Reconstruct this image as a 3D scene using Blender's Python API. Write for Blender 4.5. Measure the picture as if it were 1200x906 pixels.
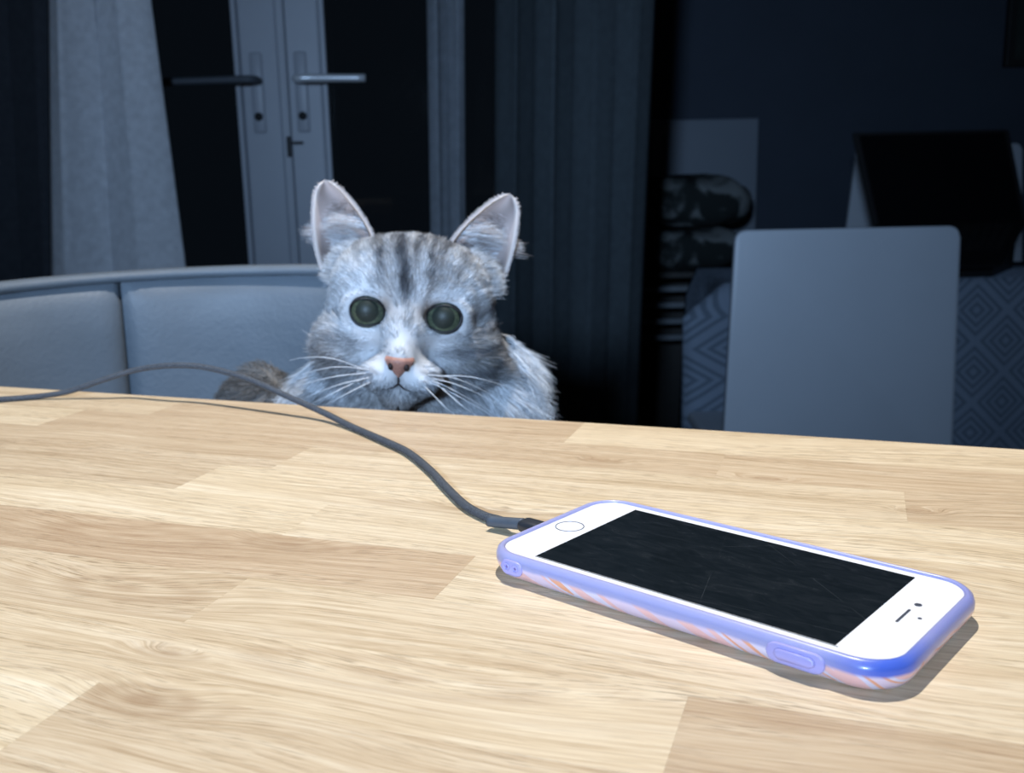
import bpy, bmesh, math, random
import numpy as np
from mathutils import Vector, Matrix
random.seed(7)
RNG = np.random.default_rng(11)
for o in list(bpy.data.objects):
    bpy.data.objects.remove(o)
SC = bpy.context.scene
COL = SC.collection

# ------------------------------------------------------------ camera
TOP = 0.90                      # height of the worktop
CAM_H, PITCH, ROLL, F = 0.13635 + TOP, 0.2134, -0.020746, 1200.0
_c, _s = math.cos(PITCH), math.sin(PITCH)
FWD = Vector((0, _c, -_s)); _u = Vector((0, _s, _c)); _r = Vector((1, 0, 0))
_cr, _sr = math.cos(ROLL), math.sin(ROLL)
RIGHT = _cr * _r + _sr * _u; UPV = -_sr * _r + _cr * _u
CAMP = Vector((0, 0, CAM_H))
cam_d = bpy.data.cameras.new('camera'); cam = bpy.data.objects.new('camera', cam_d); COL.objects.link(cam)
M = Matrix((RIGHT, UPV, -FWD)).transposed().to_4x4(); M.translation = CAMP
cam.matrix_world = M
cam_d.sensor_width = 36; cam_d.lens = F / 1200 * 36
cam_d.clip_start = 0.01; cam_d.clip_end = 60
cam_d.dof.use_dof = True; cam_d.dof.focus_distance = 0.36; cam_d.dof.aperture_fstop = 20
SC.camera = cam

# ------------------------------------------------------------ world, lights, exposure
w = bpy.data.worlds.new('night'); SC.world = w; w.use_nodes = True
w.node_tree.nodes['Background'].inputs[0].default_value = (0.30, 0.42, 0.60, 1)
w.node_tree.nodes['Background'].inputs[1].default_value = 0.012
SC.view_settings.view_transform = 'Standard'; SC.view_settings.look = 'None'
SC.view_settings.exposure = 0.0; SC.view_settings.gamma = 1.0

def lamp(name, kind, loc, aim, energy, color, **kw):
    d = bpy.data.lights.new(name, kind); d.energy = energy; d.color = color
    for k, v in kw.items(): setattr(d, k, v)
    o = bpy.data.objects.new(name, d); COL.objects.link(o); o.location = loc
    o.rotation_euler = (Vector(aim) - Vector(loc)).to_track_quat('-Z', 'Y').to_euler()
    return o
LAMP = Vector((0.06, 0.66, TOP + 1.12))
lamp('pendant_spot', 'SPOT', LAMP, (0.0, 0.26, TOP), 64, (1.0, 0.965, 0.93), spot_size=math.radians(84), spot_blend=0.55, shadow_soft_size=0.012)
lamp('added_cool_fill', 'AREA', (-0.30, -0.80, 1.36), (0.0, 1.4, 1.18), 4.9, (0.45, 0.67, 1.0), shape='DISK', size=0.16, spread=math.radians(66))  # added unseen fill for cat and background, spread narrowed to spare the worktop

# ------------------------------------------------------------ helpers
def at(px, py, dist):
    d = FWD + (px - 600) / F * RIGHT - (py - 453) / F * UPV
    return CAMP + d * (dist / d.y)
def on(px, py, z):
    d = FWD + (px - 600) / F * RIGHT - (py - 453) / F * UPV
    return CAMP + d * ((z - CAM_H) / d.z)
def tag(o, label=None, cat=None, group=None, kind=None):
    if label: o['label'] = label
    if cat: o['category'] = cat
    if group: o['group'] = group
    if kind: o['kind'] = kind
    return o
def empty(name, loc, rz=0.0):
    o = bpy.data.objects.new(name, None); COL.objects.link(o); o.location = loc; o.rotation_euler = (0, 0, rz)
    o.empty_display_size = 0.05
    return o
def link(name, me, m=None, parent=None, loc=None):
    o = bpy.data.objects.new(name, me); COL.objects.link(o)
    if m and not me.materials: me.materials.append(m)
    if parent: o.parent = parent
    if loc is not None: o.location = loc
    return o
def obj(name, bm, m, parent=None, loc=None, smooth=True, mats=None):
    me = bpy.data.meshes.new(name); bmesh.ops.recalc_face_normals(bm, faces=bm.faces[:]) ; bm.to_mesh(me); bm.free()
    if smooth: me.polygons.foreach_set('use_smooth', [True] * len(me.polygons))
    return link(name, me, m, parent, loc)
def box(bm, lo, hi, bev=0.0, seg=2):
    lo = Vector(lo); hi = Vector(hi); c = (lo + hi) / 2; s = hi - lo
    r = bmesh.ops.create_cube(bm, size=1.0, matrix=Matrix.Translation(c) @ Matrix.Diagonal((s.x, s.y, s.z, 1)))
    if bev > 0:
        ed = list({e for v in r['verts'] for e in v.link_edges})
        bmesh.ops.bevel(bm, geom=ed, offset=bev, segments=seg, affect='EDGES', profile=0.5)
def boxo(name, lo, hi, m, parent=None, bev=0.003, **kw):
    bm = bmesh.new(); box(bm, lo, hi, bev); return obj(name, bm, m, parent, smooth=False, **kw)
def crom(pts, n):
    P = [Vector(p) for p in pts]; P = [2 * P[0] - P[1]] + P + [2 * P[-1] - P[-2]]; out = []
    for i in range(1, len(P) - 2):
        for k in range(n):
            t = k / n
            out.append(0.5 * ((2 * P[i]) + (P[i + 1] - P[i - 1]) * t + (2 * P[i - 1] - 5 * P[i] + 4 * P[i + 1] - P[i + 2]) * t * t + (3 * P[i] - P[i - 1] - 3 * P[i + 1] + P[i + 2]) * t ** 3))
    out.append(P[-2]); return out
def tube(bm, pts, rad, n=12, flat=1.0, caps=True, up=Vector((0, 0, 1))):
    rings = []
    for i, p in enumerate(pts):
        t = (pts[min(i + 1, len(pts) - 1)] - pts[max(i - 1, 0)]).normalized()
        a = t.cross(up)
        if a.length < 1e-4: a = t.cross(Vector((1, 0, 0)))
        a.normalize(); b = a.cross(t).normalized()
        r = rad(i / (len(pts) - 1)) if callable(rad) else rad
        rings.append([bm.verts.new(p + a * math.cos(2 * math.pi * k / n) * r + b * math.sin(2 * math.pi * k / n) * r * flat) for k in range(n)])
    for A, B in zip(rings, rings[1:]):
        for k in range(n): bm.faces.new((A[k], A[(k + 1) % n], B[(k + 1) % n], B[k]))
    if caps: bm.faces.new(rings[0][::-1]); bm.faces.new(rings[-1])
def prism(bm, poly, z0, z1, bev=0.0, seg=2):
    a = [bm.verts.new((p[0], p[1], z0)) for p in poly]; b = [bm.verts.new((p[0], p[1], z1)) for p in poly]
    n = len(poly); fs = [bm.faces.new(a[::-1]), bm.faces.new(b)]
    for i in range(n): bm.faces.new((a[i], a[(i + 1) % n], b[(i + 1) % n], b[i]))
    if bev: bmesh.ops.bevel(bm, geom=list(fs[0].edges) + list(fs[1].edges), offset=bev, segments=seg, affect='EDGES', profile=0.5)
def rrect(hx, hy, r, n=10):
    out = []
    for cx, cy, a0 in ((hx - r, hy - r, 0), (-hx + r, hy - r, 90), (-hx + r, -hy + r, 180), (hx - r, -hy + r, 270)):
        for k in range(n + 1):
            a = math.radians(a0 + 90 * k / n); out.append((cx + r * math.cos(a), cy + r * math.sin(a)))
    return out

# ------------------------------------------------------------ material kit
def srgb(r, g, b):
    f = lambda c: c / 12.92 if c <= 0.04045 else ((c + 0.055) / 1.055) ** 2.4
    return (f(r / 255), f(g / 255), f(b / 255), 1.0)
class Mat:
    def __init__(s, name, color=(0.5, 0.5, 0.5, 1), rough=0.6, metal=0.0, spec=0.5, **kw):
        s.m = bpy.data.materials.new(name); s.m.use_nodes = True; s.t = s.m.node_tree
        s.b = s.t.nodes['Principled BSDF']
        s.b.inputs['Base Color'].default_value = color; s.b.inputs['Roughness'].default_value = rough
        s.b.inputs['Metallic'].default_value = metal; s.b.inputs['Specular IOR Level'].default_value = spec
        for k, v in kw.items(): s.b.inputs[k].default_value = v
    def n(s, typ, **kw):
        x = s.t.nodes.new(typ)
        for k, v in kw.items(): setattr(x, k, v)
        return x
    def l(s, a, b): s.t.links.new(a, b)
    def val(s, x, sock):
        if hasattr(x, 'is_output') or isinstance(x, bpy.types.NodeSocket): s.l(x, sock)
        else: sock.default_value = x
    def math(s, op, a, b=0.0, c=0.0, clamp=False):
        x = s.n('ShaderNodeMath', operation=op); x.use_clamp = clamp
        s.val(a, x.inputs[0]); s.val(b, x.inputs[1])
        if len(x.inputs) > 2: s.val(c, x.inputs[2])
        return x.outputs[0]
    def mix(s, f, a, b, mode='MIX'):
        x = s.n('ShaderNodeMix', data_type='RGBA', blend_type=mode)
        s.val(f, x.inputs[0]); s.val(a, x.inputs[6]); s.val(b, x.inputs[7]); return x.outputs[2]
    def ramp(s, f, stops):
        x = s.n('ShaderNodeValToRGB'); e = x.color_ramp.elements
        while len(e) < len(stops): e.new(0.5)
        for i, (p, c) in enumerate(stops): e[i].position = p; e[i].color = c
        s.l(f, x.inputs[0]); return x.outputs[0]
    def noise(s, vec, scale=5, detail=4, rough=0.5, dist=0.0, w=None):
        x = s.n('ShaderNodeTexNoise', noise_dimensions='4D' if w is not None else '3D')
        s.l(vec, x.inputs['Vector']); x.inputs['Scale'].default_value = scale; x.inputs['Detail'].default_value = detail
        x.inputs['Roughness'].default_value = rough; x.inputs['Distortion'].default_value = dist
        if w is not None: s.val(w, x.inputs['W'])
        return x.outputs['Fac']
    def coord(s, obj=None, scale=(1, 1, 1), rot=(0, 0, 0), loc=(0, 0, 0)):
        x = s.n('ShaderNodeTexCoord'); x.object = obj
        mp = s.n('ShaderNodeMapping'); mp.inputs['Scale'].default_value = scale; mp.inputs['Rotation'].default_value = rot; mp.inputs['Location'].default_value = loc
        s.l(x.outputs['Object'], mp.inputs['Vector']); return mp.outputs[0]
    def color(s, x): s.val(x, s.b.inputs['Base Color'])
    def bump(s, h, strength=0.3, dist=0.001):
        x = s.n('ShaderNodeBump'); x.inputs['Strength'].default_value = strength; x.inputs['Distance'].default_value = dist
        s.l(h, x.inputs['Height']); s.l(x.outputs[0], s.b.inputs['Normal'])
def gray(v, a=1.0): return (v, v, v, a)

def simple(name, color, rough=0.6, metal=0.0, spec=0.5, var=0.12, scale=30, bump=0.15, bdist=0.0006, aniso=(1, 1, 1), **kw):
    m = Mat(name, color, rough, metal, spec, **kw)
    v = m.coord(scale=aniso); nz = m.noise(v, scale, 5, 0.6)
    c0 = tuple(x * (1 - var) for x in color[:3]) + (1,); c1 = tuple(min(1, x * (1 + var)) for x in color[:3]) + (1,)
    m.color(m.ramp(nz, [(0.3, c0), (0.7, c1)]))
    if bump: m.bump(nz, bump, bdist)
    return m.m

def fabric(name, color, scale=900, var=0.25, rough=0.9, bump=0.4):
    m = Mat(name, color, rough, 0, 0.2); v = m.coord()
    sep = m.n('ShaderNodeSeparateXYZ'); m.l(v, sep.inputs[0])
    wx = m.math('SINE', m.math('MULTIPLY', sep.outputs[0], scale * 2)); wz = m.math('SINE', m.math('MULTIPLY', sep.outputs[2], scale * 2))
    weave = m.math('MULTIPLY_ADD', m.math('MULTIPLY', wx, wz), 0.5, 0.5)
    nz = m.noise(v, 60, 4, 0.6)
    k = m.math('MULTIPLY_ADD', weave, 0.4, m.math('MULTIPLY', nz, 0.6))
    m.color(m.ramp(k, [(0.25, tuple(c * (1 - var) for c in color[:3]) + (1,)), (0.75, tuple(c * (1 + var) for c in color[:3]) + (1,))]))
    m.bump(weave, bump, 0.0006); return m.m

# ============================================================ LARGE STRUCTURE
DW, NW = 2.35, 3.45            # door wall and navy wall distances
m_wall_dark = simple('slate_wall_paint', srgb(70, 78, 86), 0.9, var=0.05, scale=8, bump=0.1)
m_navy = simple('navy_wall_paint', srgb(56, 64, 76), 0.9, var=0.06, scale=6, bump=0.1)
m_white_wall = simple('pale_wall_paint', srgb(150, 155, 162), 0.9, var=0.04, scale=6, bump=0.1)
m_floor = simple('dark_floor', srgb(58, 52, 48), 0.5, var=0.2, scale=3, aniso=(1, 12, 1))
def wall(name, lo, hi, m):
    return tag(boxo(name, lo, hi, m, bev=0), kind='structure')
XJ = at(735, 300, DW).x         # where the door wall ends
wall('floor', (-2.4, -2.6, -0.1), (2.9, NW + 0.1, 0), m_floor)
wall('ceiling', (-2.4, -2.6, 2.5), (2.9, NW + 0.1, 2.6), m_white_wall)
XA = at(150, 150, DW).x - 0.45; XB = at(690, 150, DW).x
def wallp(lo, hi, name='wall_back', m=m_wall_dark): return wall(name, lo, hi, m)
bm = bmesh.new()
box(bm, (-2.4, DW, 0), (XA, DW + 0.12, 2.5)); box(bm, (XB, DW, 0), (XJ, DW + 0.12, 2.5)); box(bm, (XA, DW, 2.12), (XB, DW + 0.12, 2.5))
box(bm, (XJ - 0.1, DW + 0.12, 0), (XJ, NW, 2.5))
tag(obj('wall_back', bm, m_wall_dark, smooth=False), kind='structure')
wall('wall_far', (XJ - 0.1, NW, 0), (2.9, NW + 0.1, 2.5), m_navy)
wall('wall_left', (-2.5, -2.6, 0), (-2.4, DW, 2.5), m_white_wall)
wall('wall_right', (2.9, -2.6, 0), (3.0, NW, 2.5), m_navy)
wall('wall_front', (-2.4, -2.7, 0), (2.9, -2.6, 2.5), m_white_wall)
bm = bmesh.new(); box(bm, (XJ, NW - 0.018, 0), (2.9, NW, 0.12), 0.004); tag(obj('baseboard_far', bm, simple('baseboard_paint', srgb(120, 124, 130)), smooth=False), kind='structure')
wall('ground', (-6, DW + 0.12, -0.14), (XJ - 0.1, 9, -0.04), simple('dark_patio', srgb(30, 32, 34), 0.9))

# ---- glazed double door
m_upvc = simple('white_plastic_frame', srgb(152, 156, 164), 0.45, var=0.03, scale=12, bump=0.05)
m_glass = Mat('night_glass', (0.55, 0.62, 0.68, 1), 0.02, 0, 0.5, **{'Transmission Weight': 1.0, 'IOR': 1.14}).m
m_handle = simple('satin_handle', srgb(215, 218, 222), 0.3, 0.3, var=0.03, bump=0)
m_black = simple('black_rubber', (0.008, 0.008, 0.009, 1), 0.6)
m_glow = None
YD = DW - 0.005
def xz(px, py, d=YD): p = at(px, py, d); return p.x, p.z
def leaf(name, x0, x1, hx):
    t = empty(name, ((x0 + x1) / 2, YD, 0)); tag(t, kind='structure')
    cx = (x0 + x1) / 2
    w_ = 0.085
    def fr(nm, lo, hi, m=m_upvc, bev=0.006, par=t):
        o = boxo(nm, (lo[0] - cx, lo[1] - YD, lo[2]), (hi[0] - cx, hi[1] - YD, hi[2]), m, par, bev); return o
    fr('stile', (x0, YD - 0.035, 0.06), (x0 + w_, YD + 0.03, 2.06))
    fr('stile', (x1 - w_, YD - 0.035, 0.06), (x1, YD + 0.03, 2.06))
    fr('rail', (x0 + w_, YD - 0.03, 0.06), (x1 - w_, YD + 0.028, 0.20))
    fr('rail', (x0 + w_, YD - 0.03, 1.97), (x1 - w_, YD + 0.028, 2.06))
    fr('glazing_bead', (x0 + w_, YD - 0.040, 0.2), (x0 + w_ + 0.012, YD - 0.010, 1.97), bev=0.003)
    fr('glazing_bead', (x1 - w_ - 0.012, YD - 0.040, 0.2), (x1 - w_, YD - 0.010, 1.97), bev=0.003)
    fr('glass_pane', (x0 + w_, YD - 0.004, 0.2), (x1 - w_, YD + 0.004, 1.97), m_glass, 0)
    return t, cx
xm, zh = xz(334, 96)
xl = xz(298, 96)[0] - 0.002
d1, c1 = leaf('door_1', XA + 0.055, xm - 0.003, 0)
d2, c2 = leaf('door_2', xm + 0.003, XB - 0.055, 0)
# lever handles: plate, boss, lever
def lever(par, cx, x0, x1, z, side=-1, m=m_handle):
    bm = bmesh.new(); y = -0.035 if side < 0 else 0.032
    box(bm, (x0 - 0.014 - cx, y - 0.008 if side < 0 else y, z - 0.11), (x0 + 0.014 - cx, y if side < 0 else y + 0.008, z + 0.06), 0.005)
    h = obj('handle', bm, m_upvc, par)
    bm = bmesh.new(); yy = y + side * 0.045
    tube(bm, crom([(x0 - cx, y, z), (x0 - cx, yy, z), (x0 - cx + (x1 - x0) * 0.25, yy - 0.002, z), (x1 - cx, yy, z - 0.002)], 6), 0.0115, 12, 0.75)
    obj('lever', bm, m, h)
    bm = bmesh.new(); tube(bm, [Vector((x0 - cx, y, z - 0.075)), Vector((x0 - cx, y + side * 0.012, z - 0.075))], 0.009, 16)
    obj('lock_cylinder', bm, m_black, h)
lever(d2, c2, xz(357, 96)[0], xz(434, 96)[0], zh)
m_dull = simple('dull_handle_metal', srgb(74, 79, 86), 0.6, 0.0, bump=0)
lever(d1, c1, xz(306, 96)[0], xz(199, 96)[0], zh, -1, m_dull)
# meeting bead with a dark latch slot
bm = bmesh.new(); box(bm, (xm - 0.004, YD - 0.050, 0.06), (xm + 0.016, YD - 0.034, 2.06), 0.004)
tag(obj('trim_1', bm, m_upvc, smooth=False), kind='structure')
p = at(339, 172, YD - 0.05)
bm = bmesh.new(); box(bm, (p.x - 0.005, YD - 0.054, p.z - 0.022), (p.x + 0.005, YD - 0.048, p.z + 0.022), 0.002)
box(bm, (p.x + 0.004, YD - 0.054, p.z + 0.006), (p.x + 0.03, YD - 0.049, p.z + 0.011), 0.001)
tag(obj('door_latch', bm, m_black, smooth=False), 'small black latch on the white meeting strip between the glazed doors', 'latch')
# outer frame
bm = bmesh.new()
box(bm, (XA, DW - 0.02, 0), (XA + 0.05, DW + 0.1, 2.12), 0.004)
x_r = XB - 0.053; x_r2 = XB
box(bm, (x_r + 0.002, DW - 0.03, 0), (x_r2, DW + 0.1, 2.12), 0.004); box(bm, (XA + 0.05, DW - 0.02, 2.07), (x_r, DW + 0.1, 2.12), 0.004)
tag(obj('trim_2', bm, m_upvc, smooth=False), kind='structure')

# ---- curtains: real folded cloth
def curtain(name, top, bot, zt, zb, y, amp, folds, m, label, phase=0.0, seedv=1, hang=None, band=None):
    n, rows = folds * 14, 26; rr = random.Random(seedv); ph = [rr.uniform(-0.5, 0.5) for _ in range(folds + 2)]
    bm = bmesh.new(); grid = []
    for j in range(rows + 1):
        v = j / rows; z = zt + (zb - zt) * v
        x0 = top[0] + (bot[0] - top[0]) * v; x1 = top[1] + (bot[1] - top[1]) * v
        row = []
        for i in range(n + 1):
            u = i / n; a = u * folds * 2 * math.pi + phase + ph[int(u * folds)] * 0.0 + 0.5 * math.sin(3 * u + 2 * v)
            yy = y + amp * (0.75 + 0.25 * math.sin(5 * u + 1)) * math.sin(a) + 0.006 * math.sin(7 * v + 9 * u)
            row.append(bm.verts.new((x0 + (x1 - x0) * u + 0.25 * amp * math.sin(2 * a), yy, z)))
        grid.append(row)
    for j in range(rows):
        for i in range(n): bm.faces.new((grid[j][i], grid[j][i + 1], grid[j + 1][i + 1], grid[j + 1][i]))
    t = empty(name, (0, 0, 0)); tag(t, label, 'curtain')
    o = obj('curtain_cloth', bm, m, t); md = o.modifiers.new('s', 'SOLIDIFY'); md.thickness = 0.003
    bm = bmesh.new(); box(bm, (min(top[0], bot[0]), y - 0.004, zb - 0.0), (max(top[1], bot[1]), y + 0.004, zb + 0.0)) if False else None
    bm.free() if False else None
    return t
m_cur_l = fabric('pale_grey_curtain', (0.66, 0.67, 0.70, 1))
m_cur_d = fabric('charcoal_curtain', (0.048, 0.060, 0.068, 1))
m_cur_b = fabric('slate_curtain', (0.045, 0.05, 0.06, 1))
yc = 2.12
def X(px, py, d): return at(px, py, d).x
def lin(pxa, pya, pxb, pyb, d, z):
    a = at(pxa, pya, d); b = at(pxb, pyb, d); return a.x + (b.x - a.x) * (z - a.z) / (b.z - a.z)
ZT, ZB = 2.35, 0.03
curtain('curtain', (lin(57, 0, 62, 300, yc, ZT) , lin(176, 0, 213, 300, yc, ZT)), (lin(57, 0, 62, 300, yc, ZB), lin(176, 0, 213, 300, yc, ZB)), ZT, ZB, yc, 0.026, 2, m_cur_l, 'pale grey fabric curtain slanting beside the dark glass door', 2.2)
curtain('curtain', (-1.75, lin(57, 0, 62, 300, 2.2, ZT)+0.02), (-1.75, lin(57, 0, 62, 300, 2.2, ZB)+0.02), ZT, ZB, 2.2, 0.03, 6, m_cur_b, 'dark slate curtain at the left edge, outside the pale curtain', 0.3)
curtain('curtain', (lin(581, 0, 581, 300, yc, ZT), lin(764, 0, 752, 300, yc, ZT)), (lin(581, 0, 581, 300, yc, ZB), lin(764, 0, 752, 300, yc, ZB)), ZT, ZB, yc, 0.035, 4, m_cur_d, 'charcoal full-length curtain hanging behind and right of the cat', 1.0)
curtain('curtain', (lin(499, 0, 504, 300, yc, ZT), lin(543, 0, 545, 300, yc, ZT)), (lin(499, 0, 504, 300, yc, ZB), lin(543, 0, 545, 300, yc, ZB)), ZT, ZB, yc, 0.012, 2, fabric('mid_grey_curtain', (0.16, 0.175, 0.195, 1)), 'narrow grey curtain strip between the door glass and the charcoal curtain', 0.6)
t = empty('curtain_rail', (0, 0, 0)); tag(t, 'slim dark curtain rail above the glazed doors', 'curtain rail')
bm = bmesh.new(); tube(bm, [Vector((-1.85, 2.16, 2.38)), Vector((0.4, 2.16, 2.38))], 0.012, 14); obj('rail_bar', bm, m_black, t)
for xx in (-1.8, -0.6, 0.35):
    bm = bmesh.new(); box(bm, (xx - 0.01, 2.15, 2.37), (xx + 0.01, DW, 2.39), 0.002); obj('bracket', bm, m_black, t)

# ============================================================ OAK WORKTOP
YAW = math.radians(-18.832)
E0 = on(0, 453, TOP)
top = empty('worktop', E0, YAW); tag(top, 'pale oak block worktop of glued wood staves under the phone and cable', 'worktop')
ROWS = [0.0, 0.042, 0.081, 0.119, 0.158, 0.196, 0.235, 0.273, 0.311, 0.350]
while ROWS[-1] < 0.62: ROWS.append(ROWS[-1] + 0.0385)
ENDS = {0: [0.150, 0.398, 0.64], 1: [0.02, 0.105, 0.478, 0.83], 2: [0.278, 0.556, 0.84], 3: [-0.05, 0.253, 0.60, 0.88], 4: [0.10, 0.33, 0.70], 5: [0.14, 0.409, 0.72],
        6: [0.02, 0.341, 0.62, 0.9], 7: [0.215, 0.497, 0.77], 8: [0.09, 0.342, 0.66], 9: [0.24, 0.52, 0.80]}
# stave tints: (warm/brown 0..1, lightness)
TINT = {(0, 1): (.35, .0), (0, 2): (.75, -.06), (0, 3): (.15, .05), (0, 4): (.2, .0), (1, 1): (.3, .02), (1, 2): (.1, .05), (1, 3): (.65, -.04), (1, 4): (.6, -.02), (2, 1): (.55, -.05), (2, 2): (.25, .02), (2, 3): (.6, -.03),
        (3, 1): (.2, .0), (3, 2): (.45, -.04), (3, 3): (.1, .06), (3, 4): (.3, 0), (4, 1): (.15, .05), (4, 2): (.1, .07), (4, 3): (.15, .04), (5, 1): (.6, -.0), (5, 2): (.85, -.03), (5, 3): (.1, .03), (5, 4): (.7, -.04),
        (6, 1): (.35, .02), (6, 2): (.4, .0), (6, 3): (.3, .03), (6, 4): (.2, .04), (7, 1): (.4, .0), (7, 2): (.25, .06), (7, 3): (.8, -.06), (8, 1): (.2, .04), (8, 2): (.05, .1), (8, 3): (.45, .0), (8, 4): (.2, .04), (9, 2): (.3, 0.03), (9, 3): (.3, .03), (7, 0): (.3, .0), (8, 0): (.2, .1)}
W = Mat('oak_wood', rough=0.42, spec=0.35)
tc = W.n('ShaderNodeTexCoord'); tc.object = top
sp = W.n('ShaderNodeSeparateXYZ'); W.l(tc.outputs['Object'], sp.inputs[0])
U_, V_, Z_ = sp.outputs
oi = W.n('ShaderNodeObjectInfo'); oc = W.n('ShaderNodeSeparateColor'); W.l(oi.outputs['Color'], oc.inputs[0])
warm, lite, rnd = oc.outputs[0], oc.outputs[1], oc.outputs[2]
def vec(x, y, z=0.0):
    c = W.n('ShaderNodeCombineXYZ'); W.val(x, c.inputs[0]); W.val(y, c.inputs[1]); W.val(z, c.inputs[2]); return c.outputs[0]
rw = W.math('MULTIPLY', rnd, 57.0)
# low-frequency bending of the grain
bend = W.noise(vec(W.math('MULTIPLY', U_, 3.2), W.math('MULTIPLY', V_, 9.0)), 1.0, 2, 0.5, w=rw)
vv = W.math('ADD', V_, W.math('MULTIPLY', W.math('SUBTRACT', bend, 0.5), 0.055))
# knots: (u, v, size u, size v) in metres on this worktop
KN = [(0.272, -0.212, 0.045, 0.010), (0.337, -0.204, 0.020, 0.006), (0.360, -0.3155, 0.016, 0.008), (0.424, -0.069, 0.012, 0.004), (0.500, -0.077, .010, .003), (0.395, -0.150, 0.050, 0.006), (0.418, -0.285, 0.05, 0.010), (0.305, -0.255, .03, .010), (0.635, -0.175, 0.05, 0.012), (0.56, -0.105, 0.008, 0.003), (0.350, -0.291, 0.012, 0.004)]
knot_dark = None; pull = None; kring = None
for (ku, kv, su, sv) in KN:
    du = W.math('DIVIDE', W.math('SUBTRACT', U_, ku), su); dv = W.math('DIVIDE', W.math('SUBTRACT', V_, kv), sv)
    d2 = W.math('ADD', W.math('MULTIPLY', du, du), W.math('MULTIPLY', dv, dv))
    g = W.math('EXPONENT', W.math('MULTIPLY', d2, -0.45))
    kr_ = W.math('MULTIPLY', W.math('MULTIPLY_ADD', W.math('SINE', W.math('ADD', W.math('MULTIPLY', W.math('SQRT', d2), 8.5), W.math('MULTIPLY', bend, 14.0))), 0.5, 0.5), g)
    kring = kr_ if kring is None else W.math('MAXIMUM', kring, kr_)
    pull = g if pull is None else W.math('MAXIMUM', pull, g)
    if sv < 0.0085:
        k = W.math('EXPONENT', W.math('MULTIPLY', d2, -1.6)); knot_dark = k if knot_dark is None else W.math('MAXIMUM', knot_dark, k)
field = W.math('ADD', vv, W.math('MULTIPLY', pull, 0.009))
ring = W.math('SINE', W.math('ADD', W.math('MULTIPLY', field, 1500.0), W.math('MULTIPLY', W.noise(vec(W.math('MULTIPLY', U_, 8), W.math('MULTIPLY', V_, 60)), 1.0, 3, 0.6, w=rw), 9.0)))
ring = W.math('MULTIPLY_ADD', ring, 0.5, 0.5)
broad = W.noise(vec(W.math('MULTIPLY', U_, 5), W.math('MULTIPLY', field, 120)), 1.0, 5, 0.6, w=rw)
fine = W.noise(vec(W.math('MULTIPLY', U_, 34), W.math('MULTIPLY', field, 1500)), 1.0, 3, 0.6, w=rw)
pore = W.noise(vec(W.math('MULTIPLY', U_, 110), W.math('MULTIPLY', field, 2400)), 1.0, 2, 0.5, w=rw)
porezone = W.noise(vec(W.math('MULTIPLY', U_, 6), W.math('MULTIPLY', field, 110)), 1.0, 2, 0.5, w=W.math('ADD', rw, 7.0))
porem = W.math('MULTIPLY', W.ramp(pore, [(0.52, gray(0)), (0.64, gray(1))]), W.ramp(porezone, [(0.40, gray(0.25)), (0.60, gray(1))]))
g1 = W.math('ADD', W.math('MULTIPLY', ring, 0.05), W.math('ADD', W.math('MULTIPLY', broad, 0.42), W.math('MULTIPLY', fine, 0.53)))
pale = W.ramp(g1, [(0.38, srgb(200, 177, 142)), (0.50, srgb(220, 200, 167)), (0.62, srgb(233, 218, 190))])
brown = W.ramp(g1, [(0.38, srgb(180, 148, 116)), (0.50, srgb(202, 174, 141)), (0.62, srgb(216, 192, 160))])
c = W.mix(warm, pale, brown)
hs = W.n('ShaderNodeHueSaturation'); W.l(c, hs.inputs['Color']); W.l(W.math('MULTIPLY_ADD', lite, 1.0, 0.5), hs.inputs['Value']); c = hs.outputs[0]
c = W.mix(W.math('MULTIPLY', porem, 0.5), c, srgb(120, 92, 62))
c = W.mix(W.math('MULTIPLY', knot_dark, 0.30), c, srgb(140, 106, 74))
c = W.mix(W.math('MULTIPLY', kring, 0.34), c, srgb(150, 114, 80))
W.color(c); W.bump(W.math('SUBTRACT', W.math('MULTIPLY', fine, 0.5), porem), 0.25, 0.0003)
W.l(W.ramp(broad, [(0.3, gray(0.36)), (0.7, gray(0.5))]), W.b.inputs['Roughness'])
UL, UR, TH = -0.55, 1.25, 0.038
def stave(i, k, u0, u1, v1, v0):
    g = 0.00001; bm = bmesh.new(); zt = random.uniform(-0.00002, 0.0)
    cx, cy = (u0 + u1) / 2, (v0 + v1) / 2
    box(bm, (u0 + g - cx, v0 + g - cy, -0.012), (u1 - g - cx, v1 - g - cy, zt), 0.00003, 1)
    o = obj('wood_stave', bm, W.m, top, (cx, cy, 0), smooth=False)
    wv, lv = TINT.get((i, k), (random.uniform(0.05, 0.7), random.uniform(-0.04, 0.05)))
    o.color = (wv, 0.5 + lv, random.random(), 1)
for i in range(len(ROWS) - 1):
    e = ENDS.get(i) or [random.uniform(-0.3, 0.0) + 0.3 * q + random.uniform(-0.04, 0.04) for q in range(5)]
    e = [UL] + ([UL + 0.3] if e[0] - UL > 0.5 else []) + list(e)
    while UR - e[-1] > 0.38: e.append(e[-1] + random.uniform(0.24, 0.34))
    e.append(UR)
    base = 1 if (len(e) and e[1] == UL + 0.3) else 0
    for k, (a, b) in enumerate(zip(e, e[1:])):
        stave(i, k - base + 1, a, b, -ROWS[i], -ROWS[i + 1])
VN = ROWS[-1]
bm = bmesh.new(); box(bm, (UL + 0.001, -VN + 0.001, -TH), (UR - 0.001, -0.0006, -0.012), 0.0015, 2); o = obj('core_board', bm, W.m, top, smooth=False); o.color = (0.4, 0.5, 0.3, 1)
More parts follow.
